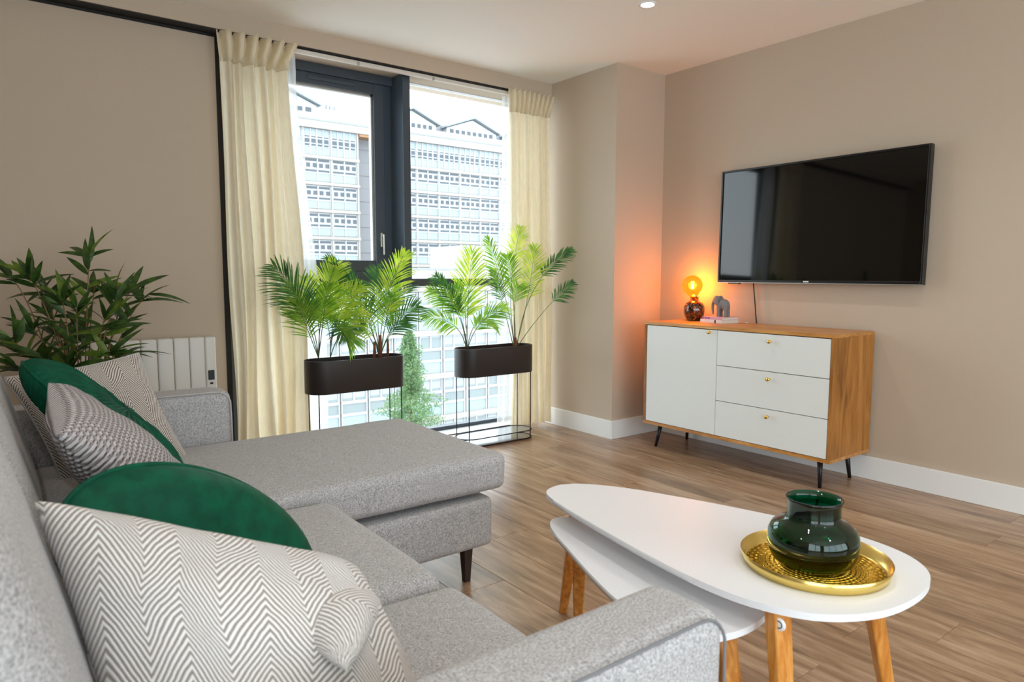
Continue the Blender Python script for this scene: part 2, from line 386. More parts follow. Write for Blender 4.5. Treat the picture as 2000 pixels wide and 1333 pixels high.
# window wall: solid part left of the window, pillar right of it, bulkhead above
struct('wall_window', BX(XL, -2.216, YF, 1.05, -.05, 2.288), M['wall'])
struct('wall_pillar', BX(0, XW, 0, 1.05, -.05, H), M['wall'])
struct('trim_1', BX(XL, 0, .624, 1.05, 2.31, H), M['wall'])                     # bulkhead
tr2 = BX(XL, -2.2, YF+.004, YF+.06, 2.288, 2.31); tr2.box(XL, 0, .634, .705, 2.303, 2.3095); struct('trim_2', tr2, M['gap'])
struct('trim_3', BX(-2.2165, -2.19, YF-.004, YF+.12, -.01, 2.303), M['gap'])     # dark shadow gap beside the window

def baseboard(name, x0, x1, y0, y1):
    struct(name, BX(x0, x1, y0, y1, 0, .123, bev=.003), M['skirt'])
baseboard('baseboard_right', XW-.015, XW, YB, 0)
baseboard('baseboard_pillar', -.012, XW, -.012, 0)
baseboard('baseboard_window', -.0125, 0, 0, .735)
baseboard('baseboard_left', XL, -2.216, YF-.014, YF)

# floor: laminate planks running away from the window wall, each its own board
fl = struct('floor', BX(XL, XW, YB, .735, -.05, -.009), M['sub'])
def plank_mesh(w_, l_):
    m = MB(); t = bmesh.new(); bmesh.ops.create_cube(t, size=1)
    for v in t.verts: v.co = Vector((v.co.x*(w_-.0006), v.co.y*(l_-.0006), v.co.z*.009))
    top = [e for e in t.edges if e.verts[0].co.z > 0 and e.verts[1].co.z > 0]
    bmesh.ops.bevel(t, geom=top, offset=.0012, segments=1, affect='EDGES')
    me = bpy.data.meshes.new('plank'); t.to_mesh(me); t.free(); me.materials.append(M['floor']); return me
PW, PL = .19, 1.29
pm = plank_mesh(PW, PL); cuts = {}
x = XW-PW/2
i = 0
while x > XL-.05:
    y1 = .735; first = (.37*i*PL*1.7) % PL
    if first < .15: first += .3
    ln = first
    while y1 > YB+.02:
        ln = min(ln, y1-YB); key = round(ln, 3)
        if abs(ln-PL) < 1e-4: me = pm
        else:
            me = cuts.get(key) or plank_mesh(PW, ln); cuts[key] = me
        o = obj('plank', me, fl); o.location = (x, y1-ln/2, -.0045)
        y1 -= ln; ln = PL
    x -= PW; i += 1

# main window: frame, mullion, transom, sash, glass, threshold
GY = .905
f1 = MB()
f1.box(-2.19, -2.12, GY-.03, GY+.04, 0, 2.31)          # left jamb
f1.box(-.045, 0, GY-.03, GY+.04, 0, 2.36)              # right jamb
f1.box(-2.19, 0, GY-.025, GY+.04, 0, .028)             # bottom rail
win = struct('window_1', f1, M['frame'])
BX(-1.113, -1.062, .735, GY+.03, 1.0, 2.31, bev=.002).build('mullion', M['frame'], win)
BX(-1.062, -.045, GY-.02, GY+.04, 1.0, 1.05, bev=.002).build('transom', M['frame'], win)
BX(-2.12, -1.113, GY-.045, GY+.04, .995, 1.095, bev=.003).build('transom', M['frame'], win)
BX(-2.12, -1.113, GY-.035, GY+.04, 2.255, 2.36, bev=.003).build('head_frame', M['frame'], win)
hd = BX(-1.062, -.045, GY-.01, GY+.04, 2.305, 2.40); hd.build('head_frame', M['sill'], win)['label'] = 'pale head panel above the right pane'
# opening sash of the left light: four members around its glass
sa = MB()
for a in ((-2.12, -2.05, 1.095, 2.255), (-1.235, -1.165, 1.095, 2.255)): sa.box(a[0], a[1], GY-.02, GY+.04, a[2], a[3], bev=.003)
sa.box(-2.05, -1.235, GY-.02, GY+.04, 1.095, 1.165, bev=.003); sa.box(-2.05, -1.235, GY-.02, GY+.04, 2.19, 2.255, bev=.003)
sash = sa.build('sash', M['frame'], win)
st = BX(-1.165, -1.113, GY-.006, GY+.04, 1.095, 2.255); st.build('side_frame', M['frame'], win)
vb = BX(-1.66, -1.36, GY-.032, GY-.018, 2.215, 2.24, bev=.006, seg=3); vb.build('trickle_vent', M['frame'], sash)
hn = MB(); hn.box(-1.206, -1.190, GY-.035, GY-.018, 1.25, 1.34, bev=.003); hn.box(-1.203, -1.193, GY-.06, GY-.035, 1.31, 1.33, bev=.002); hn.box(-1.203, -1.193, GY-.066, GY-.055, 1.20, 1.33, bev=.003)
hn.build('handle', M['silver'], sash)
bd = MB()
for a in ((-1.247, -1.235, 1.165, 2.19),): bd.box(a[0], a[1], GY+.0, GY+.03, a[2], a[3])
bd.box(-2.05, -1.235, GY+.0, GY+.03, 2.178, 2.19)
bd.build('glazing_bead', M['silver'], sash)
BX(-2.05, -1.235, GY+.016, GY+.022, 1.165, 2.19).build('pane', M['pane'], win)
BX(-1.062, -.045, GY+.016, GY+.022, 1.05, 2.305).build('pane', M['pane'], win)
BX(-2.12, -.045, GY+.016, GY+.022, .028, 1.0).build('pane', M['pane'], win)
BX(-2.19, -.013, .737, GY-.0255, -.05, .004, bev=.001).build('threshold', M['sill'], win)
BX(-2.19, -.013, .7352, .7368, -.05, .005).build('threshold_edge', M['gap'], win)
tk = MB(); tk.box(-2.18, -.01, .65, .672, 2.278, 2.30, bev=.002)
t = tag(tk.build('curtain_track', M['rail'], loc=(-1.1, .66, 2.29)), 'slim white curtain track under the bulkhead above the window', 'curtain track')
for gx in (-1.45, -.95): BX(gx, gx+.012, .642, .652, 2.272, 2.292, bev=.002).build('glider', M['silver'], t)

# ------------------------------------------------------------------ curtains
def curtain(name, label, top, bot, yc, folds, z0, z1, m, amp=.03, seed=1, head=True, flare=.05, yb=None):
    rnd = random.Random(seed); n = folds*14; zs = [z1-(z1-z0)*(k/46) for k in range(47)]
    ph = [rnd.uniform(-.5, .5) for _ in range(folds+2)]; am = [rnd.uniform(.6, 1.3) for _ in range(folds+2)]
    vs = []
    for z in zs:
        t = (z1-z)/(z1-z0)
        hz = max(0, 1-(z1-z)/.13)                            # header tape zone
        sm = min(1, t*1.3); sm = sm*sm*(3-2*sm)
        xa = top[0]+(bot[0]-top[0])*sm; xb = top[1]+(bot[1]-top[1])*sm
        neck = flare*(1-math.exp(-((z1-z)/.075)**2))
        xa += neck*.15; xb -= neck
        for i in range(n+1):
            s = i/n; f = s*folds; k = int(min(f, folds-1)); fr = f-k
            a_ = am[k]*(1-fr)+am[k+1]*fr; p_ = ph[k]*(1-fr)+ph[k+1]*fr
            w1 = math.sin(2*PI*f+p_*min(1, t*3))
            w2 = math.sin(2*PI*f*2.3+1+t*1.5)*.25+math.sin(2*PI*f*.37+seed+t*.9)*.5
            A = amp*(.55+.6*t)*a_
            yy = yc+((yb if yb is not None else yc)-yc)*sm + A*(w1+w2*(1-hz))
            if hz > 0: yy = yc+amp*.9*math.sin(2*PI*f)+.006*math.sin(2*PI*f*3)
            xx = xa+(xb-xa)*s+.012*math.sin(3*t*PI+f*1.7)*t
            vs.append((xx, yy, z+ (.006*math.sin(2*PI*f*3) if z == z1 else 0)))
    W = n+1
    fs = [(j*W+i, j*W+i+1, (j+1)*W+i+1, (j+1)*W+i) for j in range(len(zs)-1) for i in range(n)]
    hn_ = 3 if head else 0
    body = MB(); body.pydata(vs, [f for f in fs if f[0]//W >= hn_], True)
    c = thing(name, label, 'curtain', ((top[0]+top[1])/2, yc, z1))
    def solid(o, th=.0012):
        md = o.modifiers.new('thickness', 'SOLIDIFY'); md.thickness = th; return o
    body.build('fabric', m, c)
    if head:
        h = MB(); h.pydata(vs, [f for f in fs if f[0]//W < hn_], True); solid(h.build('header_tape', m, c), .004)
    return c
curtain('curtain', 'cream pencil-pleat curtain hanging left of the window beside the radiator', (-2.235, -1.83), (-2.225, -1.765), .585, 6, .02, 2.293, M['cream'], .046, 3, flare=.06)
curtain('curtain', 'cream pencil-pleat curtain in the right window corner against the pillar', (-.40, -.022), (-.375, -.0), .585, 9, .03, 2.30, M['cream'], .030, 8, flare=.045)
curtain('sheer_curtain', 'white sheer curtain peeping out beside the left cream curtain', (-1.98, -1.80), (-1.92, -1.66), .69, 4, .02, 2.275, M['sheer'], .014, 5, head=False, flare=.0)
curtain('sheer_curtain', 'white sheer curtain peeping out left of the right cream curtain', (-.38, -.10), (-.42, -.12), .69, 5, .02, 2.275, M['sheer'], .014, 6, head=False, flare=.0)

# ------------------------------------------------------------------ radiator
r = thing('radiator', 'white panelled electric radiator on the wall behind the sofa', 'radiator', (-2.6, .63, .17))
pw = .0735
for k in range(8):
    x1 = -2.345-k*pw
    BX(x1-pw+.002, x1, .605, .67, .17, .757, bev=.008, seg=3).build('panel', M['radi'], r, angle=40)
BX(-2.345, -2.292, .60, .675, .165, .757, bev=.01, seg=3).build('end_cap', M['radi'], r, angle=40)
BX(-2.345-8*pw, -2.345, .62, .66, .18, .74).build('core', M['gap'], r)
BX(-2.335, -2.305, .595, .601, .535, .585, bev=.002).build('control_display', M['tvb'], r)
BX(-2.328, -2.312, .595, .601, .512, .522, bev=.003).build('control_button', M['tvb'], r)
for x_ in (-2.45, -2.8): BX(x_, x_+.04, .67, .70, .3, .6).build('bracket', M['radi'], r)

# ------------------------------------------------------------------ sofa
S = thing('corner_sofa', 'heather grey fabric corner sofa with a chaise by the window', 'sofa', (-2.9, -1.5, 0))
FB = M['sofa']
soft_box(-3.42, -1.885, -1.285, -.41, .15, .325, .025, n=20).build('chaise_base', FB, S)
soft_box(-3.42, -2.53, -2.60, -1.287, .15, .31, .025, n=20).build('base', FB, S)
def lean(q, u, v, w_): return q
soft_box(-3.15, -1.835, -1.298, -.545, .345, .472, .032, crown=.012, n=34, wob=.004, seed=2).build('chaise_cushion', FB, S)
soft_box(-3.15, -2.475, -1.925, -1.300, .315, .440, .04, crown=.022, n=30, wob=.004, seed=5).build('seat_cushion', FB, S)
soft_box(-3.15, -2.46, -2.498, -1.927, .300, .422, .04, crown=.022, n=30, wob=.004, seed=9).build('seat_cushion', FB, S)
soft_box(-3.50, -3.38, -2.62, -.41, .15, .80, .035, n=24).build('back_frame', FB, S)
def back_cushion(y0, y1, seed):
    def fn(q, u, v, w_):
        q.x += .012*(1-v*v)*(1-w_*w_)*(1 if u > 0 else 0)
        q.x -= .27*(q.z+.22)*(1 if True else 0)*.95
        return q
    soft_box(-3.33, -3.135, y0, y1, .445, .93, .075, n=30, wob=.006, seed=seed, fn=fn).build('back_cushion', FB, S)
back_cushion(-2.49, -1.90, 1); back_cushion(-1.895, -1.30, 4); back_cushion(-1.29, -.55, 7)
def armrest(y0, y1, zt, xf, zb=.15, pr=.0032, pm_='pipe', sides=(0, 1)):
    a = soft_box(-3.40, xf, y0, y1, zb, zt, .032, n=26, wob=.0015).build('armrest', FB, S)
    for yy in [(y0+.004, y1-.004)[k] for k in sides]:
        r_ = .032; pts = [(-3.35, yy, zt-.003), (xf-.06, yy, zt-.003)]
        for k in range(1, 6):
            a_ = k/6*PI/2; pts.append((xf-.055+.052*math.sin(a_), yy, zt-.055+.052*math.cos(a_)))
        pts += [(xf-.003, yy, zt-.1), (xf-.003, yy, zb+.06)]
        MB().tube([(p[0], p[1], p[2]) for p in pts], pr, 8).build('piping', M[pm_], a)
    return a
armrest(-2.63, -2.500, .640, -2.475, pr=.0022, pm_='seam', sides=(0,))
armrest(-.535, -.40, .655, -2.53)
def leg(x_, y_, z1=.152, r1=.026, r0=.015):
    MB().lathe([(0, 0), (r0, 0), (r1, z1), (0, z1)], (x_, y_, 0), 4, Matrix.Rotation(PI/4, 3, 'Z'), smooth=False).build('leg', M['darkleg'], S)
for p in ((-1.935, -1.185), (-1.96, -.50), (-3.36, -.50), (-3.36, -2.55), (-2.58, -2.55)): leg(*p)

# ------------------------------------------------------------------ cushions
def pillow(name, label, A, B, C_, D, T, m, pinch=.06, n=40, seed=0, wr=.004, pipe=None, uvrot=0, group=None, extra=None):
    # A top-left, B top-right, C_ bottom-left, D bottom-right seen from the front side
    A, B, C_, D = map(Vector, (A, B, C_, D)); cen = (A+B+C_+D)/4
    ex = ((B-A)+(D-C_)).normalized(); ez = ((A-C_)+(B-D)).normalized(); nn = ex.cross(ez).normalized()*-1
    nn = ez.cross(ex).normalized()*1.0
    if nn.dot(CAM-cen) < 0: nn = -nn
    root = thing(name, label, 'cushion', cen, group)
    wd = ((B-A).length+(D-C_).length)/2; ht = ((A-C_).length+(B-D).length)/2
    t = bmesh.new(); uvl = t.loops.layers.uv.new('UVMap')
    def pos(s_, t_, side):
        u, v = s_, t_
        pu = u*(1-pinch*(1-v*v)*abs(u)**2*1.0); pv = v*(1-pinch*(1-u*u)*abs(v)**2)
        a = (pu+1)/2; b = (pv+1)/2
        p = (C_*(1-a)+D*a)*(1-b)+(A*(1-a)+B*a)*b
        th = T*(max(0, (1-u*u))*max(0, (1-v*v)))**(.36 if T > .09 else .42)
        q = noise.noise_vector(Vector((u*1.6+seed, v*1.6, side*2+seed)))*wr*4*(1-max(abs(u), abs(v))**6)
        q += noise.noise_vector(Vector((u*5+seed, v*5, side*2)))*wr*(1-max(abs(u), abs(v))**8)
        return p+nn*th*side+q
    grid = {}
    def mapc(k): return math.sin((k/n-.5)*PI)
    for side in (1, -1):
        for i in range(n+1):
            for j in range(n+1):
                edge = i in (0, n) or j in (0, n)
                if side == -1 and edge: grid[(side, i, j)] = grid[(1, i, j)]; continue
                grid[(side, i, j)] = t.verts.new(pos(mapc(i), mapc(j), side))
    for side in (1, -1):
        for i in range(n):
            for j in range(n):
                ks = [(i, j), (i+1, j), (i+1, j+1), (i, j+1)]
                if side == -1: ks = ks[::-1]
                f = t.faces.new([grid[(side, *k)] for k in ks]); f.smooth = True
                for lp, k in zip(f.loops, ks):
                    U, V = mapc(k[0])*wd/2, mapc(k[1])*ht/2
                    U *= 1.25; V *= 1.2
                    c_, s_ = math.cos(uvrot), math.sin(uvrot)
                    lp[uvl].uv = (U*c_-V*s_+1, U*s_+V*c_+1)
    bmesh.ops.recalc_face_normals(t, faces=t.faces[:])
    for v in t.verts: v.co -= cen
    me = bpy.data.meshes.new('cover'); t.to_mesh(me)
    me.materials.append(m); cover = obj('cover', me, root)
    if pipe:
        loop = [(-1+2*k/24, 1) for k in range(24)]+[(1, 1-2*k/24) for k in range(24)]+[(1-2*k/24, -1) for k in range(24)]+[(-1, -1+2*k/24) for k in range(25)]
        MB().tube([pos(a, b, 1) for a, b in loop], .004, 8).build('piping', pipe, root)
    t.free()
    return root, pos
pn, pos = pillow('cushion', 'large cream herringbone cushion in front, nearest the camera on the sofa', (-3.20, -2.10, .790), (-2.800, -2.18, .625), (-3.13, -2.36, .46), (-2.775, -2.42, .435), .100, M['herr'], seed=3, pinch=.04, uvrot=R(14))
# folded corner of that cushion poking towards the room
c0 = Vector((-2.872, -2.262, .600)); tip = Vector((-2.925, -2.425, .618))
tf = bmesh.new(); uvl = tf.loops.layers.uv.new('UVMap'); rings = []
for j in range(9):
    tt = j/8; cc = c0.lerp(tip, tt)+Vector((0, 0, .018*math.sin(tt*PI))); rr = .050*(1-tt)**.9+.010*(1-tt**6)
    dv = (tip-c0).normalized(); e1 = dv.cross(Vector((0, 0, 1))).normalized(); e2 = e1.cross(dv)
    rings.append([tf.verts.new(cc+(e1*math.cos(2*PI*k/20)*rr*1.15+e2*math.sin(2*PI*k/20)*rr*.8)) for k in range(20)])
for j in range(8):
    for k in range(20):
        f = tf.faces.new((rings[j][k], rings[j][(k+1) % 20], rings[j+1][(k+1) % 20], rings[j+1][k])); f.smooth = True
        for lp, (a, b) in zip(f.loops, ((j, k), (j, k+1), (j+1, k+1), (j+1, k))): lp[uvl].uv = (a*.016, b*.02)
tf.faces.new(rings[8])
for v in tf.verts: v.co -= ORG[pn.name]
me = bpy.data.meshes.new('folded_corner'); tf.to_mesh(me); tf.free(); me.materials.append(M['herr']); obj('folded_corner', me, pn)
pillow('cushion', 'taupe waffle-knit cushion between the two green velvet cushions', (-3.145, -1.72, .800), (-3.130, -1.30, .835), (-2.86, -1.66, .490), (-2.875, -1.20, .510), .075, M['knit'], seed=11, pinch=.05)
pillow('cushion', 'cream herringbone cushion leaning in the far corner against the armrest', (-3.20, -.66, .775), (-2.838, -.60, .818), (-3.08, -.76, .47), (-2.722, -.69, .465), .062, M['herr_f'], seed=23, pinch=.07, pipe=M['pipe'], uvrot=R(8))

def disc_cushion(label, cen, ax1, ax2, T, pleat, seed):
    cen = Vector(cen); a1 = Vector(ax1); a2 = Vector(ax2); nn = a1.cross(a2).normalized()
    if nn.dot(CAM-cen) < 0: nn = -nn
    root = thing('round_cushion', label, 'cushion', cen)
    n, mr = (420 if pleat else 96), 26
    def P_(th, rho, side):
        s_ = math.sin(rho*PI/2); k = (max(0, 1-s_**3.2))**.5
        z = T*k
        if pleat:
            z += .0052*math.sin(th*62+2*math.sin(th*5))*math.sin(min(1, s_*1.1)*PI)**.6*(.5+.5*s_)
            z -= T*.35*math.exp(-(s_/.16)**2)
        rr = s_*(1+(.006*math.sin(th*70+2*math.sin(th*5)) if pleat else 0)*s_)
        q = noise.noise_vector(Vector((math.cos(th)*2+seed, math.sin(th)*2, rho*2+side)))*.010*(1-rho**4)
        return cen+(a1*math.cos(th)+a2*math.sin(th))*rr+nn*z*side+q
    m = MB()
    for side in (1, -1):
        vs = [P_(2*PI*k/n, j/mr, side) for j in range(mr+1) for k in range(n)]
        fs = [(j*n+k, j*n+(k+1) % n, (j+1)*n+(k+1) % n, (j+1)*n+k) for j in range(mr) for k in range(n)]
        m.pydata(vs, fs, True)
    m.build('cover', M['velvet'], root)
    MB().tube([P_(2*PI*k/64, 1, 1) for k in range(65)], .005, 8).build('piping', M['velvet'], root)
    return root
disc_cushion('pleated emerald velvet round cushion behind the waffle-knit cushion', (-2.985, -1.00, .665), (.155, .075, -.155), (-.09, .155, .10), .065, True, 3)
disc_cushion('smooth emerald velvet round cushion behind the near herringbone cushion', (-2.940, -1.84, .560), (.225, .06, -.14), (.050, .045, .135), .06, False, 9)

# ------------------------------------------------------------------ TV and cabinet
TV = thing('television', 'large black flat television mounted on the right wall', 'television', (.43, -1.11, 1.03))
y0, y1, z0, z1 = -1.692, -.508, 1.030, 1.706
fr = MB(); b = .011
fr.box(.395, .43, y0, y0+b, z0, z1, bev=.0015); fr.box(.395, .43, y1-b, y1, z0, z1, bev=.0015); fr.box(.395, .43, y0+b, y1-b, z1-b, z1, bev=.0015); fr.box(.395, .43, y0+b, y1-b, z0+.004, z0+.018, bev=.0015)
fr.build('bezel', M['tvb'], TV)
BX(.402, .428, y0+b, y1-b, z0+.018, z1-b).build('screen', M['tvs'], TV)
BX(.393, .43, y0, y1, z0, z0+.004).build('silver_trim', M['silver'], TV)
BX(.43, .455, -1.3, -.95, 1.15, 1.5).build('wall_mount', M['metalblk'], TV)
BX(.43, .452, y0+.08, y1-.08, z0+.03, z1-.2, bev=.005).build('rear_housing', M['tvb'], TV)
lg = MB()
for k, (dx, wd) in enumerate(((0, .009), (.011, .009), (.022, .008))): lg.box(.3935, .395, -1.095+dx-.012, -1.095+dx+wd-.012, z0+.008, z0+.015)
lg.build('badge', M['skirt'], TV)
TV.location.x -= .012; TV.rotation_euler = (0, R(1.2), -.008)
BX(.397, .42, -.66, -.585, z0-.006, z0).build('sensor', M['tvb'], TV)
cb = MB().tube([(.437, -.727, 1.05), (.437, -.735, .98), (.438, -.745, .90), (.437, -.755, .82), (.4435, -.76, .77), (.4435, -.74, .5), (.443, -.78, .3)], .0035, 8)
tag(cb.build('power_cable', M['cable'], loc=(.44, -.75, .8)), 'thin black cable hanging from the television to the sideboard', 'cable')

CB = thing('sideboard', 'oak sideboard with white door and drawers on black splayed legs', 'sideboard', (.23, -.85, 0))
cx0, cx1, cy0, cy1, cz0, cz1 = .03, .432, -1.456, -.242, .149, .79; t_ = .018
BX(cx0, cx1, cy0, cy1, cz1-t_, cz1, bev=.0015).build('top', M['oaktop'], CB)
BX(cx0, cx1, cy0, cy1, cz0, cz0+t_, bev=.0015).build('bottom_panel', M['oaktop'], CB)
BX(cx0, cx1, cy0, cy0+t_, cz0+t_, cz1-t_, bev=.001).build('side_panel', M['oak'], CB)
BX(cx0, cx1, cy1-t_, cy1, cz0+t_, cz1-t_, bev=.001).build('side_panel', M['oak'], CB)
BX(cx1-.006, cx1, cy0+t_, cy1-t_, cz0+t_, cz1-t_).build('back_panel', M['oak'], CB)
BX(cx0+.03, cx1-.01, -.80, -.782, cz0+t_, cz1-t_).build('divider', M['cabw'], CB)
BX(cx0+.024, cx1-.01, cy0+t_, cy1-t_, cz0+t_, cz1-t_).build('carcass', M['gap'], CB)
def knob(parent, y, z):
    MB().lathe([(0, 0), (.0035, 0), (.0035, .010), (.0095, .013), (.0105, .019), (.0095, .024), (0, .0245)], (cx0+.0005, y, z), 16, Matrix.Rotation(-PI/2, 3, 'Y')).build('knob', M['brass'], parent)
dy = -.778
d = BX(cx0+.002, cx0+.02, dy+.0015, cy1-t_-.003, cz0+t_+.003, cz1-t_-.004, bev=.001).build('door', M['cabw'], CB); knob(d, -.735, .755)
zz = [cz0+t_+.003, .370, .571, cz1-t_-.004]
for k in range(3):
    d = BX(cx0+.002+(0 if k != 1 else .001), cx0+.02, cy0+t_+.003, dy-.0015, zz[k]+(.0018 if k else 0), zz[k+1]-(.0018 if k < 2 else 0), bev=.001).build('drawer', M['cabw'], CB)
    knob(d, -1.113, (zz[k]+zz[k+1])/2+.062)
for (x_, y_, fx, fy) in ((.10, -1.37, -.01, -.01), (.10, -.33, -.01, .03), (.37, -1.37, .025, -.01), (.37, -.33, .025, .03)):
    MB().tube([(x_+fx, y_+fy, 0), (x_, y_, cz0)], [.0085, .0145], 14).build('leg', M['metalblk'], CB)
MB().tube([(.40, -.80, .16), (.38, -.86, .125), (.38, -.93, .112), (.39, -1.0, .125), (.41, -1.05, .16)], .0035, 8).build('hanging_wire', M['cable'], CB)

# lamp
LP = thing('table_lamp', 'tortoiseshell glass lamp with a glowing amber globe bulb on the sideboard', 'lamp', (.235, -.36, .79))
lp = Vector((.350, -.368, .79)); LP.location = lp; ORG[LP.name] = lp
m, nt_, p_, o_ = new_mat('tortoiseshell_glass')
tc = N(nt_, 'ShaderNodeTexCoord'); vo = N(nt_, 'ShaderNodeTexNoise', Scale=48.0, Detail=3.0, Distortion=1.5); L(nt_, tc.outputs['Object'], vo.inputs['Vector'])
L(nt_, ramp(nt_, vo.outputs['Fac'], [(.50, srgb(30, 10, 6)), (.60, srgb(150, 66, 20)), (.70, srgb(214, 120, 50))]), p_.inputs['Base Color'])
p_.inputs['Roughness'].default_value = .08; p_.inputs['Coat Weight'].default_value = 1
M['tort'] = m
MB().lathe([(0, 0), (.035, 0), (.046, .006), (.060, .030), (.066, .062), (.064, .09), (.052, .112), (.034, .122), (.027, .126), (.027, .150), (.023, .150), (.023, .127), (0, .127)], lp, 40).build('base', M['tort'], LP)
MB().lathe([(0, .127), (.019, .127), (.019, .152), (0, .152)], lp, 24).build('socket', M['metalblk'], LP)
mg, ntg, pg, og = new_mat('amber_glass'); ntg.nodes.remove(pg)
tb = N(ntg, 'ShaderNodeBsdfTransparent'); tb.inputs[0].default_value = (1, .42, .05, 1)
gb = N(ntg, 'ShaderNodeBsdfGlossy'); gb.inputs['Roughness'].default_value = .02; lw = N(ntg, 'ShaderNodeLayerWeight', Blend=.35)
em = N(ntg, 'ShaderNodeEmission'); em.inputs[0].default_value = (1, .30, .02, 1); em.inputs[1].default_value = .30
a1 = N(ntg, 'ShaderNodeAddShader'); L(ntg, tb.outputs[0], a1.inputs[0]); L(ntg, em.outputs[0], a1.inputs[1])
mx = N(ntg, 'ShaderNodeMixShader'); mm = N(ntg, 'ShaderNodeMath', operation='MULTIPLY'); L(ntg, lw.outputs['Fresnel'], mm.inputs[0]); mm.inputs[1].default_value = .35
L(ntg, mm.outputs[0], mx.inputs[0]); L(ntg, a1.outputs[0], mx.inputs[1]); L(ntg, gb.outputs[0], mx.inputs[2]); L(ntg, mx.outputs[0], og.inputs[0])
bc = lp+Vector((-.004, .016, .222)); tilt = Matrix.Rotation(R(-8), 3, 'X')
prof = [(.015, -.085), (.020, -.074), (.034, -.058)]+[(.0635*math.sin(a), -.0635*math.cos(a)) for a in [R(q) for q in range(42, 181, 9)]]
bulb = MB().lathe(prof, bc, 40, tilt).build('bulb', mg, LP)
fm = emit('filament', (1, .62, .22, 1), 50.0)
fb = MB()
for k in range(5):
    a = 2*PI*k/5; fb.tube([bc+Vector((.008*math.cos(a), .008*math.sin(a), -.022)), bc+Vector((.008*math.cos(a+.4), .008*math.sin(a+.4), .026))], .0018, 6)
fb.build('filament', fm, bulb)
MB().tube([bc+Vector((0, 0, -.075)), bc+Vector((0, 0, -.022))], .004, 8).build('glass_stem', mg, bulb)
lamp('lamp_glow', 'POINT', bc, parent=LP, energy=2.3, color=(1, .60, .22), shadow_soft_size=.03)
cw = MB().tube([(.40, -.41, .794), (.42, -.46, .793), (.422, -.55, .793), (.42, -.64, .793), (.40, -.70, .793), (.38, -.74, .793)], .0028, 8)
cw.build('cord', M['wcable'], LP)

# books and elephant
def book(label, x0, x1, y0, y1, z0, z1, cov, spinetext, col):
    b_ = thing('book', label, 'book', ((x0+x1)/2, (y0+y1)/2, z0), 'books under the elephant figurine')
    c_ = BX(x0, x1, y0, y1, z1-.0018, z1, bev=.0006); c_.box(x0, x1, y0, y1, z0, z0+.0018, bev=.0006); c_.box(x0, x0+.0022, y0, y1, z0+.0018, z1-.0018)
    c_.build('cover', cov, b_); BX(x0+.0022, x1-.003, y0+.003, y1-.003, z0+.0018, z1-.0018).build('pages', mat('paper_'+col, srgb(228, 220, 206), .9), b_)
    spinetext(b_); b_.location += Vector((.055, -.018, 0)); b_.rotation_euler = (0, 0, R(-9)); return b_
mc1 = mat('white_book_cover', srgb(232, 222, 220), .5); mc2 = mat('mauve_book_cover', srgb(206, 160, 176), .5); ink = mat('purple_ink', srgb(150, 70, 150), .5)
def sp1(p): BX(.1985, .2005, -.600, -.590, .7905, .8085).build('spine_mark', M['gap'], p)
def sp2(p):
    m_ = MB()
    for k, wv in enumerate((.010, .006, .009, .007, .010, .005)): m_.box(.2085, .2105, -.475-.0125*k-wv, -.475-.0125*k, .813, .821)
    m_.build('spine_lettering', ink, p)
book('white book lying at the bottom of the pair on the sideboard', .20, .345, -.645, -.470, .7902, .8088, mc1, sp1, 'a')
book('mauve book with purple spine lettering lying under the elephant', .21, .35, -.640, -.478, .8090, .8250, mc2, sp2, 'b')

def remesh(name, mbs, vox, m, parent):
    o = mbs.build('tmp', m); md = o.modifiers.new('r', 'REMESH'); md.mode = 'VOXEL'; md.voxel_size = vox
    sm = o.modifiers.new('s', 'SMOOTH'); sm.iterations = 6; sm.factor = .5
    dg = bpy.context.evaluated_depsgraph_get(); me = bpy.data.meshes.new_from_object(o.evaluated_get(dg))
    bpy.data.objects.remove(o)
    for v in me.vertices: v.co -= ORG[parent.name]
    for f in me.polygons: f.use_smooth = True
    me.materials.clear(); me.materials.append(m)
    return obj(name, me, parent)
def ell(mb, c, r, rot=None):
    t = bmesh.new(); bmesh.ops.create_uvsphere(t, u_segments=24, v_segments=16, radius=1)
    Mx = Matrix.Translation(c) @ (rot or Matrix()) @ Matrix.Diagonal((*r, 1)); mb.merge(t, Mx)
EX, EY = .335, -.585
EL = thing('elephant_figurine', 'small matt grey elephant figurine standing on the books', 'figurine', (EX, EY, .825))
e = MB(); ez = .825; ex = EX; ey = EY         # faces +y
ell(e, (ex, ey-.008, ez+.078), (.026, .040, .031)); ell(e, (ex, ey-.026, ez+.070), (.026, .026, .034))
ell(e, (ex, ey+.040, ez+.103), (.020, .023, .025))
e.tube([(ex, ey+.02, ez+.088), (ex, ey+.045, ez+.1)], [.021, .016], 12)
e.tube([(ex, ey+.056, ez+.098), (ex, ey+.066, ez+.075), (ex, ey+.067, ez+.05), (ex, ey+.064, ez+.025), (ex, ey+.062, ez+.012)], [.011, .0095, .008, .0065, .005], 12)
for sx in (-1, 1):
    e.tube([(ex+sx*.013, ey-.036, ez), (ex+sx*.013, ey-.036, ez+.03), (ex+sx*.012, ey-.030, ez+.07)], [.0115, .0105, .016], 12)
    e.tube([(ex+sx*.013, ey+.015, ez), (ex+sx*.013, ey+.015, ez+.03), (ex+sx*.012, ey+.012, ez+.07)], [.0115, .0105, .015], 12)
e.tube([(ex, ey-.05, ez+.085), (ex, ey-.056, ez+.065), (ex, ey-.055, ez+.045)], [.004, .003, .0025], 8)
remesh('body', e, .0022, M['eleph'], EL)
for sx in (-1, 1):
    e = MB(); ell(e, (ex+sx*.024, ey+.028, ez+.100), (.004, .021, .028), Matrix.Rotation(R(sx*14), 4, 'Z')); ell(e, (ex+sx*.024, ey+.020, ez+.084), (.004, .013, .018))
    remesh('ear', e, .0018, M['eleph'], EL)

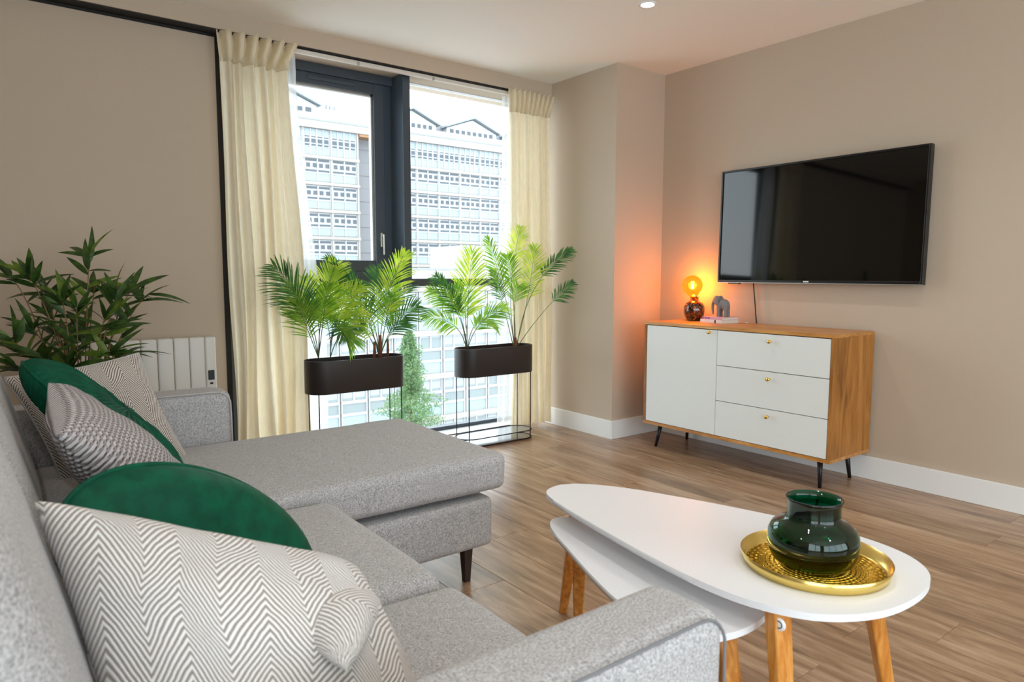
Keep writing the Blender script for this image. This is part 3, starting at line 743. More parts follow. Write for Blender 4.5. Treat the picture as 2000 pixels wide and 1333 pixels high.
# ------------------------------------------------------------------ nest of tables
def smooth_loop(pts, sub=6):
    n = len(pts); out = []
    for i in range(n):
        p0, p1, p2, p3 = [Vector((*pts[(i+k-1) % n], 0)) for k in range(4)]
        for j in range(sub):
            t = j/sub
            q = .5*((2*p1)+(-p0+p2)*t+(2*p0-5*p1+4*p2-p3)*t*t+(-p0+3*p1-3*p2+p3)*t**3); out.append((q.x, q.y))
    return out
up = [(-1.995, -1.690), (-1.940, -1.655), (-1.872, -1.668), (-1.790, -1.770), (-1.722, -1.931), (-1.658, -2.130), (-1.612, -2.330), (-1.625, -2.480), (-1.690, -2.570), (-1.800, -2.605), (-1.940, -2.595), (-2.045, -2.535), (-2.098, -2.440), (-2.112, -2.320), (-2.095, -2.150), (-2.062, -1.960), (-2.028, -1.790)]
lo = [(-2.015, -1.735), (-2.060, -1.790), (-2.110, -1.905), (-2.168, -2.045), (-2.215, -2.180), (-2.235, -2.290), (-2.200, -2.375), (-2.115, -2.410), (-2.010, -2.400), (-1.930, -2.345), (-1.880, -2.240), (-1.860, -2.100), (-1.880, -1.950), (-1.925, -1.810), (-1.97, -1.738)]
def table_leg(top, foot, zt, parent, cap=False):
    a = Vector((*foot, 0)); b = Vector((*top, zt)); d = b-a
    m_ = MB(); t = bmesh.new()
    ux = Vector((d.y, -d.x, 0)).normalized() if Vector((d.x, d.y)).length > 1e-4 else Vector((1, 0, 0)); uy = Vector((0, 0, 1)).cross(ux)
    rows = []
    for k in range(2):
        p = a if k == 0 else b; w1, w2 = (.013, .011) if k == 0 else (.022, .016)
        rows.append([t.verts.new(p+ux*sx*w1+uy*sy*w2) for sx, sy in ((-1, -1), (1, -1), (1, 1), (-1, 1))])
    for k in range(4): t.faces.new((rows[0][k], rows[0][(k+1) % 4], rows[1][(k+1) % 4], rows[1][k]))
    t.faces.new(rows[0][::-1]); t.faces.new(rows[1])
    bmesh.ops.bevel(t, geom=[e for e in t.edges if abs(e.verts[0].co.z-e.verts[1].co.z) > .1], offset=.005, segments=3, affect='EDGES', profile=.5)
    m_.merge(t); return m_.build('leg', M['oakleg'], parent)
T1 = thing('coffee_table', 'taller white teardrop coffee table holding the brass tray', 'table', (-1.86, -2.2, 0), 'nest of white teardrop tables')
tp = MB().prism(smooth_loop(up), .446, .460, bev=.003).build('tabletop', M['tablew'], T1)
l1 = table_leg((-2.062, -2.452), (-2.075, -2.505), .446, T1)
table_leg((-1.80, -2.50), (-1.735, -2.56), .446, T1)
table_leg((-1.935, -1.76), (-1.812, -1.560), .446, T1)
cp = MB().lathe([(0, 0), (.012, 0), (.013, .002), (.012, .004), (0, .004)], (-2.078, -2.468, .424), 24, Matrix.Rotation(R(-90), 3, 'Y') @ Matrix.Rotation(R(0), 3, 'X')).build('screw_cap', M['white'], l1)
MB().lathe([(.006, .0042), (.0075, .0042), (.0075, .0052), (.006, .0052), (.006, .0042)], (-2.078, -2.468, .424), 20, Matrix.Rotation(R(-90), 3, 'Y')).build('cap_ring', M['gap'], l1)
T2 = thing('coffee_table', 'lower white teardrop coffee table tucked under the taller one', 'table', (-2.05, -2.1, 0), 'nest of white teardrop tables')
MB().prism(smooth_loop(lo), .386, .400, bev=.003).build('tabletop', M['tablew'], T2)
table_leg((-2.000, -1.835), (-1.835, -1.655), .386, T2); table_leg((-2.08, -2.34), (-2.11, -2.445), .386, T2); table_leg((-1.93, -2.18), (-1.86, -2.25), .386, T2)

# tray and vase
TC = Vector((-1.857, -2.411, .4602)); TR = .1505
tr = thing('tray', 'round polished brass tray with hammered base on the taller coffee table', 'tray', TC)
m, nt_, p_, o_ = new_mat('hammered_brass')
p_.inputs['Base Color'].default_value = srgb(222, 186, 62); p_.inputs['Metallic'].default_value = 1; p_.inputs['Roughness'].default_value = .16
tc = N(nt_, 'ShaderNodeTexCoord'); sp_ = N(nt_, 'ShaderNodeSeparateXYZ'); L(nt_, tc.outputs['Object'], sp_.inputs[0])
ln_ = N(nt_, 'ShaderNodeVectorMath', operation='LENGTH'); L(nt_, tc.outputs['Object'], ln_.inputs[0])
at2 = N(nt_, 'ShaderNodeMath', operation='ARCTAN2'); L(nt_, sp_.outputs[1], at2.inputs[0]); L(nt_, sp_.outputs[0], at2.inputs[1])
rm = N(nt_, 'ShaderNodeMath', operation='DIVIDE'); L(nt_, ln_.outputs['Value'], rm.inputs[0]); rm.inputs[1].default_value = .0092
rf = N(nt_, 'ShaderNodeMath', operation='FLOOR'); L(nt_, rm.outputs[0], rf.inputs[0])
am = N(nt_, 'ShaderNodeMath', operation='MULTIPLY'); L(nt_, at2.outputs[0], am.inputs[0]); am.inputs[1].default_value = 44.0
ash = N(nt_, 'ShaderNodeMath', operation='MULTIPLY_ADD'); L(nt_, rf.outputs[0], ash.inputs[0]); ash.inputs[1].default_value = PI; L(nt_, am.outputs[0], ash.inputs[2])
c1 = N(nt_, 'ShaderNodeMath', operation='COSINE'); L(nt_, ash.outputs[0], c1.inputs[0])
r2 = N(nt_, 'ShaderNodeMath', operation='MULTIPLY'); L(nt_, rm.outputs[0], r2.inputs[0]); r2.inputs[1].default_value = 2*PI
c2 = N(nt_, 'ShaderNodeMath', operation='COSINE'); L(nt_, r2.outputs[0], c2.inputs[0])
ad = N(nt_, 'ShaderNodeMath', operation='ADD'); L(nt_, c1.outputs[0], ad.inputs[0]); L(nt_, c2.outputs[0], ad.inputs[1])
bp = N(nt_, 'ShaderNodeBump', Strength=.8, Distance=.0018); L(nt_, ad.outputs[0], bp.inputs['Height']); L(nt_, bp.outputs[0], p_.inputs['Normal'])
M['hammer'] = m
M['brassp'] = mat('polished_brass', srgb(236, 208, 122), .22, 1)
MB().lathe([(TR-.014, 0), (TR-.006, .002), (TR, .026), (TR-.0015, .0265), (TR-.008, .004), (TR-.015, .002)], TC, 72).build('rim', M['brassp'], tr)
MB().lathe([(0, 0), (TR-.014, 0), (TR-.015, .002), (0, .002)], TC, 72).build('base', M['hammer'], tr)
mv, ntv, pv, ov = new_mat('dark_green_glass')
pv.inputs['Base Color'].default_value = (.001, .15, .068, 1); pv.inputs['Roughness'].default_value = .02; pv.inputs['Transmission Weight'].default_value = 1; pv.inputs['IOR'].default_value = 1.5
VC = Vector((-1.855, -2.404, .4625))
outer = [(0, 0), (.060, 0), (.074, .005), (.085, .018), (.0905, .036), (.092, .055), (.0905, .070), (.084, .083), (.071, .093), (.060, .098), (.0545, .105), (.0535, .112), (.054, .134), (.0565, .141), (.058, .145)]
inner = [(.055, .145), (.051, .134), (.0505, .110), (.056, .102), (.069, .089), (.081, .079), (.0865, .068), (.088, .055), (.0865, .037), (.081, .021), (.071, .010), (.058, .006), (0, .006)]
va = tag(MB().lathe(outer+inner, VC, 72).build('vase', mv, loc=VC), 'squat dark green glass vase standing on the brass tray', 'vase')

# ------------------------------------------------------------------ planters with palms
def stadium(cx, cy, Lx, W, n=14):
    r_ = W/2; h = Lx/2-r_; out = []
    for k in range(n+1): a = -PI/2+PI*k/n; out.append((cx+h+r_*math.cos(a), cy+r_*math.sin(a)))
    for k in range(n+1): a = PI/2+PI*k/n; out.append((cx-h+r_*math.cos(a), cy+r_*math.sin(a)))
    return out
def loft(mb, loops, close=False):
    n = len(loops[0]); vs = [v for lp in loops for v in lp]
    fs = [(i*n+k, i*n+(k+1) % n, (i+1)*n+(k+1) % n, (i+1)*n+k) for i in range(len(loops)-1) for k in range(n)]
    mb.pydata(vs, fs, True)
def planter(label, cx, cy, Lx=.575, W=.19, zt=.62, zb=.443):
    t = thing('planter', label, 'planter', (cx, cy, 0), 'oval planters on wire stands')
    def ring(l_, w_, z): return [(x, y, z) for x, y in stadium(cx, cy, l_, w_)]
    m_ = MB(); loft(m_, [ring(Lx-.002, W-.002, zb), ring(Lx, W, zb+.002), ring(Lx, W, zt), ring(Lx-.008, W-.008, zt), ring(Lx-.008, W-.008, zt-.05)])
    o = ring(Lx-.002, W-.002, zb); m_.pydata(o, [tuple(range(len(o)))])
    m_.build('trough', M['planter'], t, angle=35)
    MB().pydata([(x, y, zt-.045) for x, y in stadium(cx, cy, Lx-.008, W-.008)], [tuple(range(30))]).build('soil', M['soil'], t)
    h = Lx/2-W/2
    for sx, sy in ((-1, -1), (1, -1), (-1, 1), (1, 1)):
        a = R(40); x_ = cx+sx*(h+(W/2-.006)*math.cos(a)*.75); y_ = cy+sy*(W/2-.006)*.80
        MB().tube([(x_, y_, .004), (x_, y_, zb+.01)], .0032, 8).build('rod', M['metalblk'], t)
    for z in (.006, .055):
        rg = ring(Lx-.004, W-.004, z); MB().tube(rg+[rg[0]], .0035, 8, cap=False).build('ring', M['metalblk'], t)
        MB().prism(stadium(cx, cy, Lx-.012, W-.012), z-.002, z).build('shelf', M['shelf'], t)
    return t
M['shelf'] = mat('satin_shelf', srgb(150, 152, 154), .18, .6)
planter('black oval planter on wire legs behind the chaise beside the left curtain', -1.612, .40)
planter('black oval planter on wire legs standing free in front of the right curtain', -.640, .43)

def frond_geo(mb_l, mb_s, pts, t0, Ls, wl, rnd, nl=26, nrm=None, droop=.25, ang=48):
    pts = [Vector(p) for p in pts]
    def B(t):
        a = pts[0].lerp(pts[1], t); b = pts[1].lerp(pts[2], t); return a.lerp(b, t)
    mb_s.tube([B(k/16) for k in range(17)], [.0028*(1-.75*k/16) for k in range(17)], 6)
    nv = Vector(nrm or (-.5, -.8, .25)); nv = (nv+Vector((rnd.uniform(-.35, .35), rnd.uniform(-.35, .35), rnd.uniform(-.2, .4)))).normalized()
    for k in range(nl):
        s = k/(nl-1); t = t0+(1-t0)*s
        p = B(t); tg = (B(min(1, t+.02))-B(max(0, t-.02))).normalized()
        n_ = (nv-tg*nv.dot(tg)).normalized(); sd = tg.cross(n_)
        ln = Ls*1.22*(.50+.95*math.sin(PI*min(1, .18+s*.80))**.8)*rnd.uniform(.85, 1.1)*(1 if s < .93 else .7)
        for sg in (-1, 1):
            a = R(ang*(1-.55*s)+rnd.uniform(-7, 7))
            d = (tg*math.cos(a)+sd*sg*math.sin(a)+n_*rnd.uniform(-.02, .28)).normalized()
            wv = d.cross(n_).normalized(); vs = []
            for j, (q, w_) in enumerate(((0, .25), (.25, .9), (.6, .8), (.85, .45), (1, .03))):
                c = p+d*ln*q+Vector((0, 0, -1))*droop*ln*q*q
                vs += [c-wv*wl*w_/2, c+n_*wl*.12*w_, c+wv*wl*w_/2]
            fs = []
            for j in range(4):
                fs += [(3*j, 3*j+1, 3*j+4, 3*j+3), (3*j+1, 3*j+2, 3*j+5, 3*j+4)]
            mb_l.pydata(vs, fs, True)
def palm(label, fronds, Y, trunks=(), seed=1):
    rnd = random.Random(seed); b0 = at(*fronds[0][0], Y)
    t = thing('potted_palm', label, 'palm', (b0.x, Y, .575))
    for (px, pyb, pyt, r_) in trunks:
        a, b = at(px, pyb, Y), at(px, pyt, Y)
        MB().tube([a+Vector((0, 0, -.02)), a.lerp(b, .5)+Vector((.002, 0, 0)), b], [r_*1.25, r_, r_*.8], 10).build('trunk', M['trunk'], t)
    for (bs, ct, tp_, t0, Ls, sh, dyv) in fronds:
        ml, ms = MB(), MB()
        P0 = at(*bs, Y); P0.y = Y; P2 = at(*tp_, Y+dyv); P1 = at(*ct, Y+dyv*.3)
        frond_geo(ml, ms, (P0, P1, P2), t0, Ls, .0080, rnd, nl=max(12, int(30*(1-t0)*((P2-P1).length+(P1-P0).length)/.30)))
        s_ = ms.build('stem', M['stemg'] if sh < 2 else M['leaf2'], t)
        ml.build('frond', M['leaf%d' % sh], t)
    return t
palm('bright feathery palm at the left end of the left planter', [
    ((622, 700), (615, 600), (535, 520), .42, .115, 2, -.02), ((622, 700), (622, 600), (655, 518), .38, .105, 0, .0), ((622, 700), (600, 640), (578, 590), .35, .095, 1, -.04),
    ((622, 700), (630, 610), (600, 545), .40, .095, 0, .05), ((622, 700), (605, 620), (560, 560), .42, .09, 1, .06), ((622, 700), (632, 620), (640, 560), .42, .09, 1, -.06)], .40, seed=2)
palm('yellow-green palm with a bare stem, second from the left in the left planter', [
    ((645, 700), (645, 610), (702, 560), .42, .095, 0, -.02), ((645, 700), (648, 600), (690, 668), .45, .08, 1, -.06), ((645, 700), (650, 620), (612, 590), .40, .085, 1, .05), ((645, 700), (648, 610), (668, 565), .42, .09, 0, .03), ((645, 700), (660, 640), (706, 610), .42, .08, 0, -.04)], .38, seed=5)
palm('dense dark green palm with brown husks at the right end of the left planter', [
    ((740, 690), (735, 590), (648, 520), .38, .10, 2, .02), ((742, 690), (742, 590), (790, 495), .36, .10, 0, -.02), ((745, 690), (765, 620), (815, 598), .36, .09, 2, -.05), ((735, 690), (710, 610), (662, 652), .40, .08, 2, -.06),
    ((745, 690), (750, 590), (800, 560), .42, .085, 2, .05), ((742, 690), (735, 600), (735, 525), .40, .09, 2, .08), ((740, 690), (722, 620), (690, 590), .40, .085, 1, -.05), ((745, 690), (752, 620), (765, 580), .4, .08, 1, -.04), ((738, 690), (715, 570), (640, 505), .55, .07, 2, .08), ((745, 690), (762, 640), (790, 630), .42, .07, 2, -.04), ((742, 690), (728, 640), (705, 640), .45, .07, 1, -.04)], .40,
    trunks=((742, 695, 655, .011), (731, 695, 668, .008), (757, 692, 662, .007)), seed=8)
palm('bright palm with one tall upright frond at the left end of the right planter', [
    ((912, 680), (912, 590), (922, 492), .32, .125, 0, .0), ((910, 680), (900, 620), (826, 618), .40, .075, 1, -.04), ((910, 680), (905, 590), (838, 566), .45, .075, 1, .04), ((912, 680), (905, 600), (852, 540), .45, .075, 2, .02),
    ((914, 680), (930, 620), (985, 600), .32, .085, 1, -.02), ((913, 680), (925, 600), (968, 640), .45, .07, 1, .05), ((912, 680), (914, 600), (890, 560), .4, .085, 1, .05)], .42, seed=13)
palm('open palm with long bare arching stalks at the right end of the right planter', [
    ((1004, 675), (995, 590), (952, 465), .55, .075, 1, .0), ((1006, 675), (985, 570), (1016, 446), .72, .075, 0, .05), ((1008, 675), (1034, 590), (1044, 482), .50, .095, 0, -.04), ((1010, 675), (1028, 540), (1116, 488), .62, .065, 2, -.14),
    ((1012, 675), (1062, 600), (1118, 553), .66, .06, 2, -.14), ((1002, 675), (985, 600), (962, 528), .60, .055, 2, .03), ((1006, 675), (1000, 590), (1012, 560), .62, .085, 1, .02), ((1007, 675), (1004, 560), (990, 500), .62, .08, 1, .0)], .44,
    trunks=((1006, 682, 660, .013),), seed=21)

# bamboo plant behind the sofa
BP = Vector((-2.93, .12, 0))
bt = thing('bamboo_plant', 'dark leafy potted bamboo plant behind the sofa corner', 'plant', BP)
MB().lathe([(0, 0), (.11, 0), (.14, .26), (.145, .27), (.13, .27), (.12, .24), (0, .24)], BP, 32).build('pot', M['pot'], bt)
def leaf_mesh(ln, wd, curl, m):
    vs = []; fs = []
    for j in range(8):
        q = j/7; w_ = wd*math.sin(PI*min(1, q**.75*.97+.03))**.85/2+.0004; z = -curl*ln*q*q
        vs += [(q*ln, -w_, z+w_*.25), (q*ln, 0, z), (q*ln, w_, z+w_*.25)]
    for j in range(7): fs += [(3*j, 3*j+1, 3*j+4, 3*j+3), (3*j+1, 3*j+2, 3*j+5, 3*j+4)]
    me = bpy.data.meshes.new('leaf'); me.from_pydata(vs, [], fs); me.materials.append(m)
    for f in me.polygons: f.use_smooth = True
    return me
LM = [leaf_mesh(l_, w_, c_, M[k]) for l_, w_, c_, k in ((.15, .027, .25, 'leaf3'), (.125, .029, .1, 'leaf3'), (.165, .025, .4, 'leaf3'), (.105, .031, .15, 'leaf3'), (.15, .028, .3, 'leaf4'), (.12, .030, .15, 'leaf4'))]
rb = random.Random(4)
def put_leaf(p, d, light=.22):
    d = d.normalized(); me = rb.choice(LM[4:]) if rb.random() < light else rb.choice(LM[:4])
    o = obj('leaf', me, bt); up_ = Vector((rb.uniform(-.5, .3), rb.uniform(-.9, .1), rb.uniform(.4, 1))).normalized()
    y_ = up_.cross(d).normalized(); z_ = d.cross(y_)
    s_ = rb.uniform(.8, 1.08)
    o.matrix_local = Matrix.Translation(p-BP) @ Matrix(((d.x, y_.x, z_.x), (d.y, y_.y, z_.y), (d.z, y_.z, z_.z))).to_4x4() @ Matrix.Scale(s_, 4)
# (tip px, py, depth y, number of leaves at the tip, leaves along)
br = [((175, 497), (165, 640), .10, 7, 4), ((55, 535), (110, 620), .05, 8, 4), ((235, 570), (190, 640), .0, 8, 5), ((262, 562), (200, 620), .12, 8, 4), ((120, 580), (140, 660), -.02, 7, 4),
      ((60, 640), (120, 690), .05, 7, 4), ((15, 660), (90, 700), .0, 7, 3), ((150, 600), (150, 680), -.05, 7, 4), ((205, 620), (180, 690), -.06, 7, 4), ((215, 690), (190, 720), -.08, 6, 3),
      ((85, 700), (120, 730), -.05, 7, 3), ((250, 690), (205, 720), .1, 5, 2), ((30, 715), (90, 740), .0, 6, 3), ((120, 650), (140, 700), .2, 6, 3), ((185, 560), (170, 650), .2, 6, 3), ((100, 610), (130, 680), .22, 6, 3),
      ((45, 690), (100, 720), .1, 7, 4), ((160, 660), (155, 700), .05, 8, 5), ((230, 640), (190, 700), .08, 6, 4), ((90, 570), (120, 650), .1, 6, 4), ((20, 540), (80, 600), .12, 5, 2), ((290, 575), (210, 640), .05, 5, 4),
      ((140, 715), (150, 740), -.05, 8, 2), ((190, 725), (180, 750), .05, 8, 2), ((105, 730), (130, 750), .08, 7, 2)]
for tpx, cpx, dyv, nt1, na in br:
    base = BP+Vector((rb.uniform(-.03, .03), rb.uniform(-.03, .03), .25)); ctp = at(*cpx, .12+dyv*.5); tip = at(*tpx, .12+dyv)
    B = lambda t: base.lerp(ctp, t).lerp(ctp.lerp(tip, t), t)
    MB().tube([B(k/12) for k in range(13)], [.005*(1-.7*k/12) for k in range(13)], 6).build('branch', M['cane'], bt)
    tg = (B(1)-B(.9)).normalized(); side = RT
    for k in range(nt1):
        a = R(-75+150*(k+.5)/nt1+rb.uniform(-10, 10)); q = B(1-.06*rb.random()*2)
        d = tg*math.cos(a)+(side if abs(tg.dot(side)) < .8 else UP)*math.sin(a)+Vector((0, rb.uniform(-.35, .35), rb.uniform(-.35, .15)))
        put_leaf(q, d)
    for k in range(na):
        t = .55+.4*(k+rb.random())/na; sg = rb.choice((-1, 1))
        d = (B(t)-B(t-.05)).normalized()*.8+side*sg*rb.uniform(.5, 1)+Vector((0, rb.uniform(-.4, .3), rb.uniform(-.5, .3)))
        put_leaf(B(t), d)

# ------------------------------------------------------------------ ceiling downlights
def downlight(x_, y_, label):
    d = thing('downlight', label, 'downlight', (x_, y_, H), 'recessed ceiling downlights')
    MB().lathe([(.045, .002), (.045, -.004), (.036, -.006), (.032, -.004), (.030, .0)], (x_, y_, H), 32).build('rim', M['white'], d)
    MB().lathe([(0, -.0015), (.030, -.0015)], (x_, y_, H), 32).build('lens', M['lens'], d)
    lamp('downlight_beam', 'SPOT', (x_, y_, H-.012), parent=d, energy=SPOT_W, color=(1, .975, .95), spot_size=R(130), spot_blend=.9, shadow_soft_size=.03)
M['lens'] = emit('lit_lens', (1, .9, .75, 1), 9.0)
downlight(-.565, -.748, 'lit white recessed spotlight in the ceiling above the sideboard corner')
downlight(-1.9, -2.2, 'recessed spotlight above the coffee tables, out of frame')
downlight(-.565, -2.3, 'recessed spotlight above the television wall, out of frame')
downlight(-3.6, -2.2, 'recessed spotlight above the sofa back, out of frame')
downlight(-1.9, -3.9, 'recessed spotlight behind the camera on the right, out of frame')
downlight(-3.6, -3.9, 'recessed spotlight behind the camera on the left, out of frame')

# ------------------------------------------------------------------ outside: two office blocks, a tree, the street
GZ = -15.0
M['conc'] = mat('pale_concrete', srgb(152, 145, 139), .9, bump=.2, bscale=3)
M['conc2'] = mat('grey_brick', srgb(122, 122, 124), .9, bump=.2, bscale=4)
M['bwhite'] = mat('white_window_frame', srgb(174, 176, 178), .6)
M['bglass'] = mat('grey_window_glass', srgb(62, 72, 80), .3)
M['bpanel'] = mat('pale_blue_panel', srgb(138, 151, 156), .5)
M['blind'] = mat('pale_blind', srgb(150, 154, 154), .8)
M['roofc'] = mat('grey_roof', srgb(132, 138, 142), .8)
M['soffit'] = mat('timber_soffit', srgb(150, 112, 80), .8)
struct('ground', BX(-120, 160, 6, 220, GZ-1, GZ), mat('pale_paving', srgb(172, 172, 172), .95, bump=.3, bscale=5))
def bay_mesh(W, Hh, kind):
    """one window bay in the plane y=0 facing -y, x 0..W, z 0..Hh: (frame mesh, glass mesh, panel mesh)"""
    f, g, p = MB(), MB(), MB(); u = W/4
    if kind == 'top':      # four narrow columns, panel / strip / pane / strip / panel
        zs = [(0, .30, 'p'), (.33, .42, 'g'), (.45, .62, 'g'), (.66, .72, 'g'), (.75, 1.0, 'p')]; cols = [(k*u+.12, (k+1)*u-.12) for k in range(4)]
        cells = [(a, b, z0, z1, k) for a, b in cols for z0, z1, k in zs]
    else:
        cells = []
        for h in range(2):
            a, b = h*2*u+.10, (h+1)*2*u-.10
            cells += [(a, b, 0.0, .34, 'p'), (a, b, .40, .50, 'g'), (a, b, .84, .96, 'g')]
            for q in range(2): cells.append((a+.12+q*u, a+.12+q*u+u*.62, .58, .78, 'g'))
    xs = sorted(cells)
    f.box(0, W, .14, .20, 0, Hh)
    for a, b, z0, z1, k in cells:
        (g if k == 'g' else p).box(a, b, .10, .145, z0*Hh+.02, z1*Hh-.02)
    # mullions and rails standing proud
    n = 4 if kind == 'top' else 2
    for k in range(n+1):
        x_ = W*k/n; f.box(max(0, x_-.06), min(W, x_+.06), .02, .14, 0, Hh)
    f.box(0, W, .04, .14, .335*Hh, .375*Hh) if kind != 'top' else f.box(0, W, .04, .14, .30*Hh, .32*Hh)
    return f, g, p
def to_mesh(mb, name, m):
    me = bpy.data.meshes.new(name); bmesh.ops.recalc_face_normals(mb.bm, faces=mb.bm.faces[:]); mb.bm.to_mesh(me); mb.bm.free(); me.materials.append(m); return me
def bay_set(W, Hh, kind):
    f, g, p = bay_mesh(W, Hh, kind)
    return to_mesh(f, 'window', M['bwhite']), to_mesh(g, 'pane', M['bglass']), to_mesh(p, 'window_panel', M['bpanel'])
A = thing('office_building', 'tall pale concrete office building with gabled roof beyond the window', 'building', (40, 74.5, GZ))
AO = ORG[A.name]
AY = 74.5
def part(name, m, *bx, parent=A):
    mb = MB()
    for q in bx: mb.box(*q)
    return mb.build(name, m, parent)
part('wall', M['conc'], (10.3, 33.35, AY+.3, AY+14, GZ, 18.6), (37.85, 70, AY+.3, AY+14, GZ, 18.6))
part('stair_tower', M['conc2'], *[(33.35, 37.85, AY+1.6+(.06 if k % 2 else 0), AY+14, -14.95+k*1.553, -14.95+(k+1)*1.553-.02) for k in range(21)])
part('tower_soffit', M['soffit'], (33.35, 37.85, AY-.1, AY+2, 17.3, 17.6))
part('cornice', M['conc'], (10.3, 70, AY-.25, AY+1, 17.6, 18.45)); part('parapet', M['conc'], (10.3, 70, AY-.1, AY+.6, 18.6, 19.3))
part('cornice_shadow_gap', M['roofc'], (10.3, 70, AY-.3, AY+.5, 18.45, 18.6))
BW, BH = 3.25, 2.62
btop, bmid = bay_set(BW-.22, 2.9, 'top'), bay_set(BW-.22, BH, 'mid')
zb_ = [14.55+.12]+[14.5-3.1*(k+1)+.30 for k in range(9)]
xs_ = [26.56-3.25*k for k in range(5)]; xs_ = [26.56-3.25, 26.56, 29.85]+[20.06]+[37.92+3.235*k for k in range(9)]
for k, z in enumerate(zb_):
    if z < -6: break
    for x_ in xs_:
        st_ = btop if k == 0 else bmid
        o = obj('window', st_[0], A); o.location = Vector((x_+.11, AY+.08, z))-AO
        for me_ in st_[1:]:
            o2 = obj(me_.name.split('.')[0], me_, o); o2.location = (0, 0, 0)
    part('floor_band', M['conc'], (10.3, 33.35, AY-.05, AY+.35, z-.42, z-.06), (37.85, 70, AY-.05, AY+.35, z-.42, z-.06))
for x_ in xs_+[33.15, 20.06+3.25]: part('pier', M['conc'], (x_-.11, x_+.11, AY+.02, AY+.35, -6, 17.6))
# penthouse gables
def gable(x0, x1, zb, zs, zp, ns, px=None):
    xm = px if px is not None else (x0+x1)/2
    m_ = MB(); m_.pydata([(x0, AY+1, zb), (x1, AY+1, zb), (x1, AY+1, zs), (xm, AY+1, zp), (x0, AY+1, zs), (x0, AY+9, zb), (x1, AY+9, zb), (x1, AY+9, zs), (xm, AY+9, zp), (x0, AY+9, zs)], [(0, 1, 2, 3, 4), (9, 8, 7, 6, 5), (0, 5, 6, 1), (1, 6, 7, 2), (4, 9, 5, 0)])
    m_.build('penthouse', M['bwhite'], A)
    rf = MB()
    for (a, za, b_, zb2) in ((x0-.35, zs-.05, xm, zp+.12), (xm, zp+.12, x1+.35, zs-.05)):
        rf.pydata([(a, AY+.4, za), (b_, AY+.4, zb2), (b_, AY+9.4, zb2), (a, AY+9.4, za), (a, AY+.4, za+.26), (b_, AY+.4, zb2+.26), (b_, AY+9.4, zb2+.26), (a, AY+9.4, za+.26)], [(0, 1, 2, 3), (7, 6, 5, 4), (0, 4, 5, 1), (3, 2, 6, 7), (0, 3, 7, 4), (1, 5, 6, 2)])
    rf.build('roof', M['roofc'], A)
    for q in range(ns):
        a = x0+.4+(x1-x0-.8)*q/ns; part('penthouse_window', M['bglass'], (a+.1, a+(x1-x0-.8)/ns-.25, AY+.96, AY+1.02, zb+.1, zb+.75))
gable(19.5, 28.6, 19.3, 20.35, 21.7, 8, 24.9); gable(37.2, 44.6, 19.3, 20.15, 21.6, 8, 41.0); gable(46.2, 54.2, 19.3, 20.15, 21.6, 8, 50.3); gable(55.8, 64, 19.3, 20.15, 21.6, 8)
part('penthouse_link', M['roofc'], (44.6, 46.2, AY+2, AY+8, 19.3, 20.6), (54.2, 55.8, AY+2, AY+8, 19.3, 20.4)); part('roof_room', M['bwhite'], (28.7, 37.2, AY+3, AY+9, 19.3, 21.2))
part('roof_room', M['bwhite'], (28.7, 31.6, AY+1.2, AY+3, 19.3, 20.35))
part('railing', M['roofc'], (28.7, 31.7, AY+1.1, AY+1.16, 20.45, 20.52))
for x_ in (29.8, 30.25, 30.8): MB().tube([(x_, AY+1.1, 20.2), (x_, AY+1.1, 21.2)], .06, 6).build('mast', M['roofc'], A)

B_ = thing('office_building', 'nearer low office wing with large white framed windows behind the tree', 'building', (20, 40.4, GZ))
BY = 40.4; BO = ORG[B_.name]
part('wall', M['conc'], (4, 40, BY+.3, BY+12, GZ, .75), parent=B_)
part('parapet', M['conc'], (4, 40, BY-.1, BY+.5, .75, 1.40), parent=B_); part('roof_edge', M['roofc'], (4, 40, BY-.15, BY+.6, 1.40, 1.50), parent=B_)
part('roof_room', M['bwhite'], (28, 34, BY+4, BY+9, 1.4, 3.4), parent=B_)
def b_bay(W, Hh):
    f, g, p, bl = MB(), MB(), MB(), MB()
    f.box(0, W, .14, .2, 0, Hh)
    p.box(.08, W-.08, .10, .145, .05, .30*Hh)                     # lower panel
    g.box(.08, W-.08, .10, .145, .36*Hh, .60*Hh)                  # middle pane
    g.box(.14, W/2-.10, .10, .145, .68*Hh, .94*Hh); g.box(W/2+.10, W-.14, .10, .145, .68*Hh, .94*Hh)
    bl.box(.14, W/2-.10, .09, .10, .74*Hh, .94*Hh); bl.box(W/2+.10, W-.14, .09, .10, .74*Hh, .94*Hh)
    for x_ in (0, W-.07): f.box(x_, x_+.07, 0, .14, 0, Hh)
    f.box(0, W, .02, .14, .30*Hh, .36*Hh); f.box(0, W, .02, .14, .60*Hh, .67*Hh); f.box(W/2-.06, W/2+.06, .04, .14, .66*Hh, Hh)
    return [to_mesh(f, 'window', M['bwhite']), to_mesh(g, 'pane', M['bglass2']), to_mesh(p, 'window_panel', M['bpanel']), to_mesh(bl, 'blind', M['blind'])]
M['bglass2'] = mat('wing_glass', srgb(120, 128, 128), .3)
bs = b_bay(1.90, 2.80)
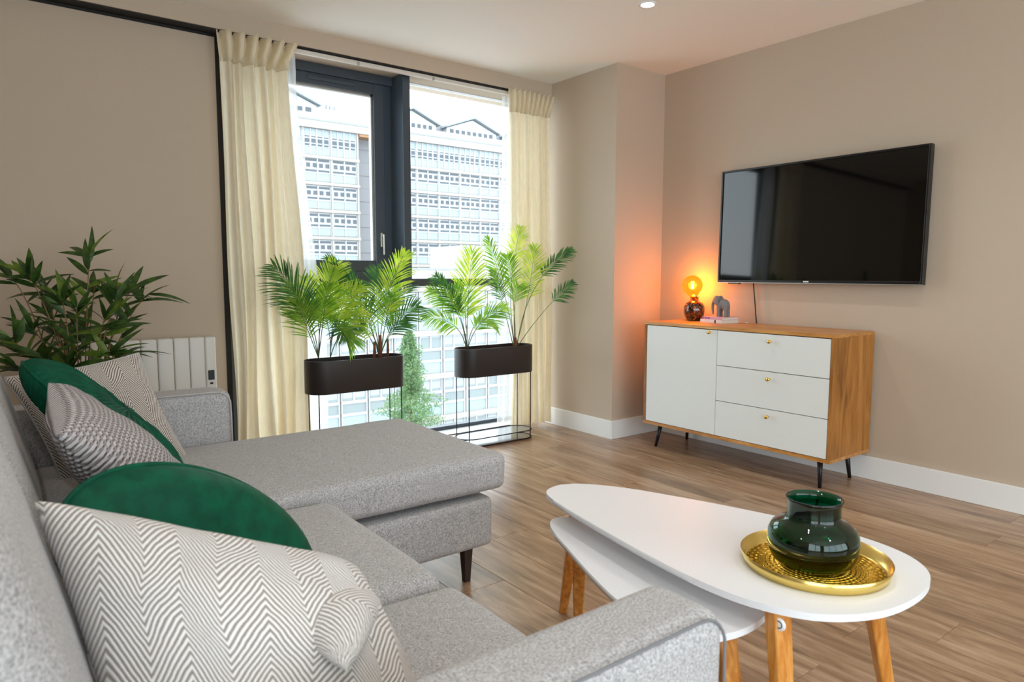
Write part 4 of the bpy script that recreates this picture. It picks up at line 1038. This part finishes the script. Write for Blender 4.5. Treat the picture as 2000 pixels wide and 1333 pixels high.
for k in range(4):
    z = -.17-3.2*(k+1)+.30+.05
    part('floor_band', M['conc'], (4, 40, BY-.05, BY+.35, z-.40, z), parent=B_)
    for q in range(14):
        x_ = 7.55+2.03*q+ (0 if q % 2 else .0)
        o = obj('window', bs[0], B_); o.location = Vector((x_, BY+.08, z))-BO
        for me_ in bs[1:]:
            if me_.name.startswith('blind') and (q*7+k*3) % 4 == 0: continue
            o2 = obj(me_.name.split('.')[0], me_, o); o2.location = (0, 0, 0)
part('floor_band', M['conc'], (4, 40, BY-.05, BY+.35, -.17, .1), parent=B_)

# young tree in the street
TT = Vector((12.35, 25, GZ))
tree = thing('tree', 'young conical green tree in the street outside the window', 'tree', TT)
MB().tube([TT, TT+Vector((0, 0, 6)), TT+Vector((.05, 0, 12.9))], [.16, .11, .02], 8).build('trunk', M['trunk'], tree)
rt = random.Random(12); fo = MB(); bm = fo.bm
for k in range(26000):
    h = rt.random()**.8; z = -1.5-h*7.5; rad = (.14+2.0*h**.85)*(1+.10*math.sin(z*5.0)+.18*math.sin(z*2.3+1)); a = rt.uniform(0, 2*PI)
    lump = .8+.9*noise.noise(Vector((math.cos(a)*2.2, math.sin(a)*2.2, z*2.0)))
    rr = rad*lump*rt.random()**.45
    p = Vector((TT.x+rr*math.cos(a), TT.y+rr*math.sin(a), z)); d1 = Vector((rt.uniform(-1, 1), rt.uniform(-1, 1), rt.uniform(-1, 1))).normalized(); d2 = d1.cross(Vector((rt.uniform(-1, 1), rt.uniform(-1, 1), rt.uniform(-1, 1)))).normalized()
    s_ = rt.uniform(.03, .065)
    vs = [bm.verts.new(p+d1*s_), bm.verts.new(p+d2*s_*.6), bm.verts.new(p-d1*s_), bm.verts.new(p-d2*s_*.6)]; bm.faces.new(vs)
me = bpy.data.meshes.new('foliage')
for v in bm.verts: v.co -= TT
bm.to_mesh(me); bm.free(); me.materials.append(leafmat('tree_leaf', srgb(80, 114, 72), srgb(122, 150, 100), .4, .6)); tag(obj('foliage', me, tree), kind='stuff')
